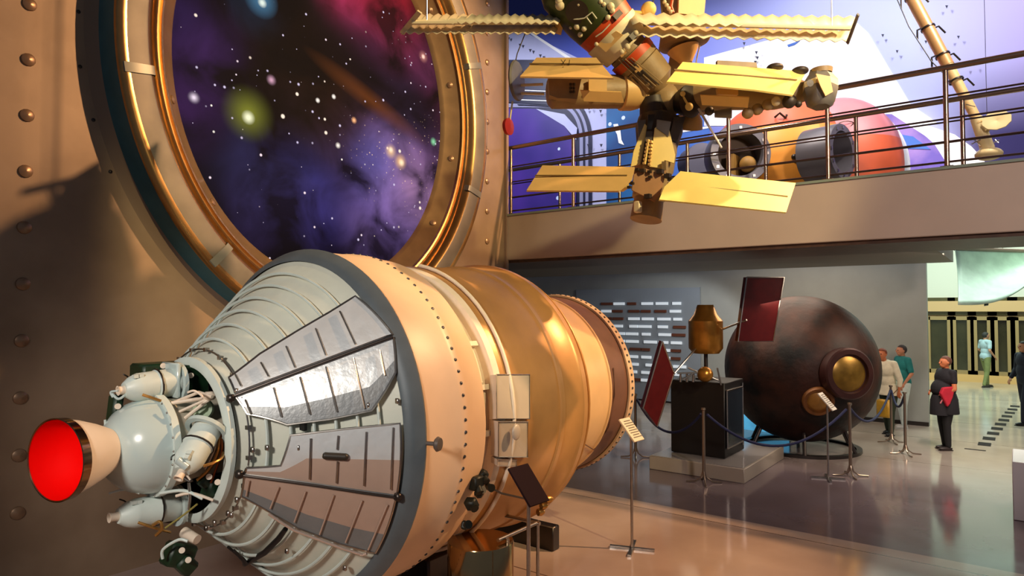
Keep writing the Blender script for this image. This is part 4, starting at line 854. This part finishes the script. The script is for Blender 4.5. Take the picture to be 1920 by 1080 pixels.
MB().cyl((10.05, 3.86, 1.317), (10.05, 3.86, 1.75), .03).cyl((10.05, 3.86, 1.317), (10.05, 3.86, 1.34), .16).build('mast', darksteel, sat)
MB().lathe([(0, .001), (0, .2), (.08, .26), (.5, .26), (.6, .18), (.75, .12), (.75, .001)], (10.05, 3.86, 1.72), (0, 0, 1), 28).build('satellite_body', g_, sat)
MB().ball(at(1322, 702, 9.75), .115).build('gold_sphere', g_, sat)
for (a, b_) in (((1270, 700), (1330, 698)), ((1290, 690), (1350, 715)), ((1345, 690), (1352, 722)), ((1280, 712), (1300, 700))): MB().tube([at(*a, 9.75), at(*b_, 9.75)], .012, 6).build('rod', steel, sat)
for k in range(3): MB().cyl(at(1276 + 12 * k, 716, 9.8), at(1276 + 12 * k, 698, 9.8), .02, .015, 10).build('small_bottle', steel, sat)
for (pts, dd) in (([(1242, 640), (1264, 700), (1232, 800), (1206, 765)], 9.6), ([(1400, 520), (1470, 520), (1450, 640), (1384, 640)], 9.9)):
    q = [at(x, y, dd + (.12 if i in (1, 2) else 0)) for i, (x, y) in enumerate(pts)]
    o = MB().slab(q, .09).build('solar_panel', redp, sat); MB().tube(q + [q[0]], .012, 6).build('panel_frame', steel, o)
MB().tube([at(1264, 700, 9.7), (10.0, 3.9, 1.9)], .015).tube([at(1400, 600, 9.85), (10.1, 3.85, 2.0)], .015).build('panel_arm', steel, sat)

# descent sphere
dc_ = at(1500, 690, 11.6); DR = 1.257
sph = thing('descent_sphere', 'big scorched black spherical descent capsule with golden hatches', 'capsule', (dc_.x, dc_.y, dc_.z - DR))
scorch = mat('scorched_hull', '050404', .55, 0, 0, 2.2, c2='33190f', spec=.25, bump=.5, bscale=7)
MB().ball(dc_, DR, 64, 40).build('hull', scorch, sph)
def hatch(px, py, r, dd, m1, m2):
    d = ray(px, py); o = CAM - dc_; a, b_, c = d.dot(d), o.dot(d), o.dot(o) - DR * DR; t = (-b_ - sqrt(max(b_ * b_ - a * c, 0))) / a; p = CAM + d * t; n_ = (p - dc_).normalized()
    h = MB().lathe([(-.02, r), (dd, r), (dd + .02, r * .94), (dd + .02, r * .76), (dd - .02, r * .72), (dd - .03, .001)], p, n_, 40).build('hatch', m1, sph)
    MB().lathe([(dd - .025, r * .7), (dd + .01, r * .5), (dd + .03, .001)], p, n_, 40).build('hatch_window', m2, h)
hatch(1583, 700, .40, .14, mat('hatch_rim', '3a1c18', .4, .4, .3, 6), mat('hatch_gold', '8a6a28', .3, .6, .4, 6))
hatch(1534, 752, .24, .03, mat('hatch_rust', '7a4a1c', .5, .3, .4, 8), mat('hatch_ochre', 'a0702c', .5, .3, .3, 8))
MB().lathe([(0, .88), (.0, .95), (.05, .95), (.05, .86)], (dc_.x, dc_.y, .0), (0, 0, 1), 48).build('base_ring', darksteel, sph)
for k in range(6):
    a = k * pi / 3 + .3; MB().tube([(dc_.x + .92 * cos(a), dc_.y + .92 * sin(a), .03), (dc_.x + .75 * cos(a), dc_.y + .75 * sin(a), dc_.z - sqrt(DR * DR - .5625) + .01)], .03, 8).build('strut', darksteel, sph)
sc_ = thing('light_screen', 'glowing pale blue screen low on the floor behind the scorched sphere', 'screen', onp(1400, 812, 2, 0))
p_a, p_b = onp(1366, 800, 0, 13.5), onp(1480, 800, 0, 13.5); p_a.z = p_b.z = 0
MB().slab([p_a, p_b, p_b + V((0, 0, 1.1)), p_a + V((0, 0, 1.1))], .05).build('screen_panel', mat('screen_blue', '5ab8e8', .3, 0, .35, 3, emit=.8), sc_)
MB().tube([p_a, p_a + V((0, 0, 1.1)), p_b + V((0, 0, 1.1)), p_b], .02).build('screen_frame', darksteel, sc_)
# lattice display of white strips behind
lt = thing('wall_lattice', 'pale lattice of white strips and brown blocks on the partition behind the spacecraft', 'display', (16.0, 6.6, 0))
rr = random.Random(5); wst = mat('strip_white', 'e4eef4', .4, emit=.35); bst = mat('strip_brown', '6a3c28', .5)  # white strips get a slight added glow, though they are no lamps
ya_, yb_ = onp(1192, 700, 0, 16.0).y, onp(1282, 700, 0, 16.0).y
MB().box((16.04, (ya_ + yb_) / 2 + .7, 1.5), (.06, 3.6, 2.9)).build('back_board', mat('board_grey', '8a9298', .5), lt)
for r_ in range(11):
    for c_ in range(6):
        y_ = ya_ + .9 - c_ * .42 + rr.uniform(-.08, .08); z_ = .55 + .2 * r_
        MB().box((15.99, y_, z_), (.06, rr.uniform(.22, .36), .07)).build('strip', wst if rr.random() < .72 else bst, lt)

# white block at the right edge
wb = onp(1900, 975, 2, 0)
MB_ = MB().box((wb.x + .45, wb.y - .42, .33), (.9, .84, .66), bev=.008).build('white_block', mat('block_white', 'b0acb2', .4)); tag(MB_, 'white box plinth cut off by the right edge of the photo', 'plinth')

# ================================================================== SIGN STANDS AND ROPE POSTS
def sign_stand(name, label, base, top_z, tilt_dir, size, mpanel, cross=.22, lean=40, group='sign stands on metal poles', wide=(1, 0, 0)):
    b_ = V(base); t = thing(name, label, 'sign', b_, group)
    MB().cyl(b_ + V((0, 0, .01)), (b_.x, b_.y, top_z - .06), .014, seg=12).build('pole', steel, t)
    for k in range(2):
        a = radians(20 + 90 * k); d = V((cos(a), sin(a), 0)) * cross; MB().box(b_ + V((0, 0, .012)), (cross * 2, .035, .022), frame(d)).build('foot', steel, t)
    x_ = (RT * .66 + V((FW.x, FW.y, 0)) * .75).normalized(); y_ = (RT * .62 - V((0, 0, 1)) * .72 - V((FW.x, FW.y, 0)) * .25); y_ = (y_ - x_ * y_.dot(x_)).normalized(); n_ = x_.cross(y_)
    if n_.z < 0: n_ = -n_; x_ = -x_
    R = Matrix((x_, y_, n_)).transposed()
    p = MB().box((b_.x, b_.y, top_z), (size[0], size[1], .018), R, bev=.003).build('sign_panel', mpanel, t)
    return t, p, R
sgm = mat('sign_face', 'cfc4b4', .4)
def lines(p, c, R, size):
    ln = mat('printed_line', '5a5048', .6)
    for k in range(8): MB().box(V(c) + R @ V((-.01, -size[1] * .36 + k * size[1] * .1, .0105)), (size[0] * (.8 if k % 3 else .6), size[1] * .035, .002), R).build('printed_line', ln, p)
for (nm_, lab, base, tz, td, sz, mm_, wd) in (
    ('sign_stand', 'slim sign stand with pale tilted panel and cross foot, alone on the pink floor', onp(1185, 1030, 2, 0), 1.19, (-.75, .15, .65), (.19, .27), sgm, (.2, 1, .1)),
    ('sign_stand', 'slim sign stand with pale tilted panel in front of the scorched sphere', onp(1553, 898, 2, 0), 1.09, (-.8, .1, .6), (.2, .30), sgm, (.1, 1, .1)),
    ('sign_stand', 'sign stand with a large dark panel seen beside the gold spacecraft hull', at(991, 1100, 4.6), 1.18, (.55, .35, .75), (.21, .30), mat('sign_dark', '241418', .8, spec=.1), (.2, 1, .1))):
    b_ = V(base); b_.z = 0
    t, p, R = sign_stand(nm_, lab, b_, tz, td, sz, mm_, wide=wd)
    if mm_ is sgm: lines(p, (b_.x, b_.y, tz), R, sz)
nvy = mat('rope_navy', '141a44', .8)
pp = []
postm = mat('post_metal', '9a8878', .3, .9)
def post(base, label, h=1.0):
    b_ = V((base[0], base[1], 0)); t = thing('rope_post', label, 'post', b_, 'metal rope posts')
    MB().cyl(b_ + V((0, 0, .1)), b_ + V((0, 0, h)), .024, .02, 16).build('pole', postm, t)
    MB().lathe([(0, .02), (.01, .032), (.035, .03), (.04, .001)], b_ + V((0, 0, h - .005)), (0, 0, 1), 16).build('post_cap', postm, t)
    for k in range(4):
        a = k * pi / 2 + .5; d = V((cos(a), sin(a), 0)); MB().tube([b_ + V((0, 0, .16)) + d * .012, b_ + V((0, 0, .07)) + d * .04, b_ + V((0, 0, .02)) + d * .11, b_ + V((0, 0, .012)) + d * .24], .011, 8).build('foot', postm, t)
    pp.append(b_ + V((0, 0, h - .06))); return t
post(onp(1320, 905, 2, 0), 'metal rope post in front of the low grey plinth')
post(onp(1595, 893, 2, 0), 'metal rope post just right of the scorched sphere, beside a sign stand', 1.02)
post(onp(1698, 852, 2, 0), 'metal rope post nearest the woman in black')
post(onp(1672, 830, 2, 0), 'thin metal rope post beside the yellow bag')
post(onp(1192, 858, 2, 0), 'metal rope post half hidden behind the pale sign panel and hull')
def rope(a, b_, sag, label):
    dd_ = (b_ - a).normalized() * .05; a = a + dd_; b_ = b_ - dd_
    pts = [a.lerp(b_, i / 20) - V((0, 0, sag * 4 * (i / 20) * (1 - i / 20))) for i in range(21)]
    t = MB().tube(pts, .019, 8).build('barrier_rope', nvy)
    tag(t, label, 'rope', 'dark blue barrier ropes')
rope(pp[4], pp[0], .38, 'dark blue barrier rope sagging to the left of the black cabinet')
rope(pp[0], pp[1], .48, 'long dark blue barrier rope sagging in front of the scorched sphere')
rope(pp[1], pp[3], .34, 'dark blue barrier rope hanging below the yellow bag')
rope(pp[3], pp[2], .22, 'short dark blue barrier rope between the two posts by the person in white')

# ================================================================== PEOPLE
def person(label, base, face, H=1.65, skin='c8906c', hair='3a2c22', top='202020', legs='101010', shoe='181818', build=1.0, sleeve=.5, pose=None, skirt=None, long_top=0, belly=0, stride=.1, hair_long=False, lean=0, arms=None, extra=None):
    B = V((base[0], base[1], 0)); s = H / 1.7; f = V((face[0], face[1], 0)).normalized(); r = f.cross(V((0, 0, 1)))
    def P(x, y, z): return B + (r * x + f * (y + lean * max(z - .95, 0)) + V((0, 0, z))) * s      # x right, y forward
    t = thing('person', label, 'person', B)
    skm = mat('skin_' + skin, skin, .55, 0, .05, 8)
    J = dict(hipL=P(-.09, 0, .90), hipR=P(.09, 0, .90), knL=P(-.09, .03 + stride * .5, .48), knR=P(.09, .03 - stride * .4, .48), anL=P(-.09, stride * .9, .09), anR=P(.09, -stride, .09))
    ar = arms or dict(L=((-.26, -.02, 1.13), (-.24, .12, .93)), R=((.26, -.02, 1.13), (.24, .12, .93)))
    shL, shR = P(-.185, 0, 1.40), P(.185, 0, 1.40); elL, elR = P(*ar['L'][0]), P(*ar['R'][0]); wrL, wrR = P(*ar['L'][1]), P(*ar['R'][1])
    def capsule(mb, a, b_, ra, rb): mb.cyl(a, b_, ra * s, rb * s, 14).ball(a, ra * s, 14, 10).ball(b_, rb * s, 14, 10)
    def limbset(mb, k, what):
        if 'legs' in what:
            for c in 'LR':
                capsule(mb, J['hip' + c], J['kn' + c], .085 * build + k, .058 + k); capsule(mb, J['kn' + c], J['an' + c], .056 + k, .038 + k)
        if 'torso' in what:
            bw = build
            mb.ball(P(0, 0, .95), tuple(v * s for v in (.165 * bw + k, .125 * bw + k, .14 + k)), R=Matrix((r, f, V((0, 0, 1)))).transposed())
            mb.ball(P(0, .02 + belly * .5, 1.10), tuple(v * s for v in (.15 * bw + k, .115 * bw + belly + k, .18 + k)), R=Matrix((r, f, V((0, 0, 1)))).transposed())
            mb.ball(P(0, .01, 1.30), tuple(v * s for v in (.175 * bw + k, .115 * bw + k, .17 + k)), R=Matrix((r, f, V((0, 0, 1)))).transposed())
            capsule(mb, P(-.15, -.01, 1.39), P(.15, -.01, 1.39), .06 + k, .06 + k)
    def remesh(o, v, sm=3):
        m = o.modifiers.new('r', 'REMESH'); m.mode = 'VOXEL'; m.voxel_size = v; m.use_smooth_shade = True
        c = o.modifiers.new('s', 'SMOOTH'); c.factor = .5; c.iterations = sm
    b = MB(); limbset(b, 0, ('legs', 'torso'))
    capsule(b, P(0, -.01, 1.40), P(0, .015, 1.52), .052, .050)
    hc = P(0, .03, 1.585); RM = Matrix((r, f, V((0, 0, 1)))).transposed()
    b.ball(hc, (.075 * s, .092 * s, .10 * s), R=RM, seg=28, rings=18); b.ball(P(0, .055, 1.53), (.052 * s, .058 * s, .055 * s), R=RM)
    b.ball(P(0, .125, 1.572), (.014 * s, .02 * s, .024 * s), R=RM, seg=12, rings=8)
    b.ball(P(0, .112, 1.532), (.024 * s, .012 * s, .010 * s), R=RM, seg=12, rings=8)
    for c in (-1, 1): b.ball(P(.076 * c, .02, 1.58), (.012 * s, .022 * s, .032 * s), R=RM, seg=10, rings=8)
    for sh, el, wr, c in ((shL, elL, wrL, -1), (shR, elR, wrR, 1)):
        capsule(b, sh, el, .050, .038); capsule(b, el, wr, .037, .024)
        d = (wr - el).normalized(); sd = d.cross(f if abs(d.dot(f)) < .8 else V((0, 0, 1))).normalized(); pn = d.cross(sd)
        b.ball(wr + d * .045 * s, (.05 * s, .036 * s, .016 * s), R=Matrix((d, sd, pn)).transposed(), seg=14, rings=8)
        for i, (o_, L) in enumerate(((-.027, .062), (-.009, .072), (.009, .068), (.026, .052))):
            k0 = wr + d * .08 * s + sd * o_ * s; k1 = k0 + (d * .55 * L + pn * .012) * s * 1.0; k2 = k1 + (d * .35 * L + pn * .028) * s
            b.tube([k0, k1, k2], [.0095 * s, .0088 * s, .0075 * s], 8)
        tb_ = wr + d * .03 * s + sd * .03 * s * -1; b.tube([tb_, tb_ + (d * .03 - sd * .022) * s, tb_ + (d * .06 - sd * .026) * s], [.011 * s, .010 * s, .008 * s], 8)
    bd = b.build('body', skm, t); remesh(bd, .0075, 2)
    eye = MB()
    for c in (-1, 1): eye.ball(P(.03 * c, .113, 1.592), .010 * s, 10, 8)
    eye.build('eyes', mat('eye_dark', '1c1612', .2), t)
    h = MB(); h.ball(P(0, .012, 1.605), (.085 * s, .098 * s, .098 * s), R=RM, seg=28, rings=18)
    if hair_long: h.ball(P(0, -.045, 1.53), (.075 * s, .06 * s, .12 * s), R=RM)
    ho = h.build('hair', mat('hair_' + hair, hair, .7, 0, .3, 30), t)
    for v_ in ho.data.vertices:                                       # hairline: keep the face clear
        q = RM.transposed() @ (v_.co - P(0, .012, 1.605)); 
        if q.y > .02 * s and q.z < .045 * s: v_.co -= f * (q.y - .02 * s) * 1.0
    tm = MB(); limbset(tm, .014, ('torso',)); 
    for sh, el, wr in ((shL, elL, wrL), (shR, elR, wrR)):
        e1 = sh.lerp(el, min(1, sleeve * 2)); capsule(tm, sh, e1, .064, .056)
        if sleeve > .5: capsule(tm, el, el.lerp(wr, (sleeve - .5) * 2), .054, .042)
    if long_top:
        tm.lathe([(0, .175 * build * s), (.12 * s, .19 * build * s), (long_top * s, .205 * build * s), (long_top * s, .001)], P(0, 0, 1.0), (0, 0, -1), 32, ell=(.82, 1), ref=f)
    to = tm.build('top', mat('cloth_' + top, top, .85, 0, .15, 12, bump=.2), t); remesh(to, .011)
    lm = MB(); limbset(lm, .012, ('legs',)); lm.ball(P(0, 0, .93), ((.155 * build + .01) * s, (.125 * build + .01) * s, .13 * s), R=RM)
    lo = lm.build('trousers', mat('cloth_' + legs, legs, .85, 0, .15, 12, bump=.2), t); remesh(lo, .011)
    if skirt:
        sk_ = MB().lathe([(0, .15 * build * s), (.1 * s, .175 * build * s), (.34 * s, .19 * build * s), (.36 * s, .185 * build * s), (.1 * s, .17 * build * s)], P(0, 0, 1.02), (0, 0, -1), 36, ell=(.85, 1), ref=f).build('skirt', mat('cloth_' + skirt, skirt, .85, 0, .15, 12), t)
    for c in 'LR':
        a = J['an' + c]; g = V((a.x, a.y, 0)); e = MB().ball(g + f * .05 * s + V((0, 0, .035 * s)), (.045 * s, .125 * s, .036 * s), R=RM).box(g + f * .05 * s + V((0, 0, .008)), (.075 * s, .23 * s, .016), RM).build('shoe', mat('shoe_' + shoe, shoe, .5), t)
    if extra: extra(t, P, f, r, s, RM)
    return t
left = -RT; toward = V((-cos(YAW), -sin(YAW), 0))
def ex_woman(t, P, f, r, s, RM):
    rw = MB().slab([P(-.17, -.02, 1.17), P(-.17, .20, 1.15), P(-.16, .24, 1.04), P(-.17, .18, .92), P(-.17, .12, .80), P(-.17, .07, .86), P(-.17, .02, .98)], .07).build('red_wrap', mat('wrap_red', 'b81832', .8, 0, .2, 12), t); bv = rw.modifiers.new('b', 'BEVEL'); bv.width = .02; bv.segments = 3
    MB().tube([P(-.17, .06, 1.12), P(-.2, .16, .98), P(-.16, .20, .86)], .012).build('bag_strap', mat('strap_pink', 'c87a84', .6), t)
    MB().lathe([(0, .12 * s), (.1 * s, .15 * s), (.36 * s, .16 * s), (.36 * s, .001)], P(-.03, .13, 1.0), (0, 0, -1), 24, ref=f).build('tied_jacket', mat('jacket_black', '14121a', .85), t)
person('woman in black top and skirt with red wrap at the waist, facing left', onp(1775, 843, 2, 0), left, 1.6, skin='c4744c', hair='6a4030', top='15131c', legs='0e0d12', shoe='2a201e', build=1.22, sleeve=.28, skirt='14121a', belly=.05, stride=.03, lean=-.05,
       arms=dict(L=((-.24, .0, 1.12), (-.15, .13, 1.02)), R=((.25, .02, 1.12), (.12, .2, 1.05))), extra=ex_woman)
def ex_bag(t, P, f, r, s, RM):
    MB().box(P(-.12, .40, .56), (.26 * s, .12 * s, .34 * s), RM, bev=.03).build('yellow_bag', mat('bag_yellow', 'c89a2c', .45, 0, .3, 8), t)
    MB().tube([P(-.14, .34, .74), P(-.2, .2, .84), P(-.24, .13, .92)], .008).build('bag_handle', mat('bag_strap', '6a4a20', .5), t)
person('stooping person in a loose cream shirt holding a yellow bag beside the rope posts', onp(1668, 815, 2, 0), (left * .8 + toward * .5), 1.66, skin='c07048', hair='7a3820', top='e4dcc4', legs='2a3424', shoe='18181a', build=1.08, sleeve=.75, long_top=.22, stride=.12, lean=.30,
       arms=dict(L=((-.27, .05, 1.10), (-.25, .10, .88)), R=((.27, .05, 1.12), (.24, .16, .92))), extra=ex_bag)
def ex_navy(t, P, f, r, s, RM): MB().box(P(.27, .04, .60), (.06 * s, .2 * s, .42 * s), RM, bev=.02).build('navy_bag', mat('bag_navy', '1c2444', .7), t)
person('person in teal top and white trousers partly hidden behind the one in cream', onp(1695, 803, 2, 0), left, 1.68, skin='c08060', hair='3a3030', top='1c7878', legs='dce8e4', shoe='c8c8c4', stride=.05, extra=ex_navy, sleeve=.4)
person('man in pale blue shirt and olive trousers walking in front of the glass doors', onp(1849, 726, 2, 0), (RT), 1.70, skin='b88468', hair='2a2826', top='a8c0c8', legs='7c8450', shoe='2a2622', stride=.12, sleeve=.35, arms=dict(L=((-.24, -.02, 1.14), (-.2, .16, 1.0)), R=((.25, -.04, 1.14), (.22, .12, .96))))
person('person in dark navy clothes cut off by the right edge of the photo', onp(1925, 797, 2, 0), left, 1.74, skin='b07c5c', hair='201c1a', top='14182a', legs='12162a', shoe='101014', stride=.14, sleeve=.95)
# ================================================================== LIGHT
w = bpy.data.worlds.new('hall_air'); sc.world = w; w.use_nodes = True; bg = w.node_tree.nodes['Background']; bg.inputs[0].default_value = srgb('949cac'); bg.inputs[1].default_value = .25
def spot(name, p, tgt, power, c, ang, size=.15, blend=.3):
    l = bpy.data.lights.new(name, 'SPOT'); l.energy = power; l.color = srgb(c)[:3]; l.spot_size = radians(ang); l.spot_blend = blend; l.shadow_soft_size = size
    o = bpy.data.objects.new(name, l); col.objects.link(o); o.location = p; o.rotation_euler = (V(tgt) - V(p)).to_track_quat('-Z', 'Y').to_euler(); return o
def area(name, p, tgt, power, c, sx, sy):
    l = bpy.data.lights.new(name, 'AREA'); l.shape = 'RECTANGLE'; l.size = sx; l.size_y = sy; l.energy = power; l.color = srgb(c)[:3]
    o = bpy.data.objects.new(name, l); col.objects.link(o); o.location = p; o.rotation_euler = (V(tgt) - V(p)).to_track_quat('-Z', 'Y').to_euler(); return o
spot('gallery_key', (9.6, -3.0, 9.2), (3.6, 5.4, 2.9), 5600, 'ffc890', 64, .10)
spot('engine_fill', (-2.2, 1.4, 3.9), (2.6, 4.3, 1.5), 900, 'fff4e8', 40, .35)
spot('station_key', (3.4, -4.6, 7.4), (5.7, 2.4, 4.6), 2900, 'ffe2a4', 44, .12)
spot('bridge_wash', (1.0, -5.0, 6.5), (8.5, .8, 3.7), 2300, 'ffe8dc', 40, .6)  # unseen light added to brighten the bridge fascia
spot('lattice_fill', (13.4, 5.2, 3.1), (15.2, 6.6, 1.3), 160, 'f0f6ff', 90, .2)  # unseen light added to lift the lattice display
spot('capsule_fill', (9.9, -.6, 8.6), (12.2, 2.0, 4.6), 900, 'fff0e0', 60, .2)  # this and the next are unseen lights added to brighten the orange capsule
spot('capsule_fill', (8.9, 3.4, 7.6), (12.2, 3.0, 4.4), 500, 'fff0e0', 60, .2)
area('hall_fill', (11.6, .6, 3.15), (11.9, 1.2, 0), 160, 'ffe4c8', 1.2, 3)  # unseen area light added to brighten the hall floor
for y in (-1, 3, 7, 11): spot('mural_flood', (10.6, y, 9.6), (14.3, y + .2, 6.0), 820, 'f4f4ff', 110, .3, .8)
area('hall_wash', (12.6, 3.6, 3.1), (13.4, 3.6, 0), 170, 'ffe8d0', 2.2, 5)
area('lobby_wash', (21, 1, 6.9), (21, 1, 0), 1300, 'e4fff0', 7, 7)
sc.view_settings.view_transform = 'Standard'; sc.view_settings.look = 'None'; sc.view_settings.gamma = 1; sc.view_settings.exposure = 0.0
#@@END
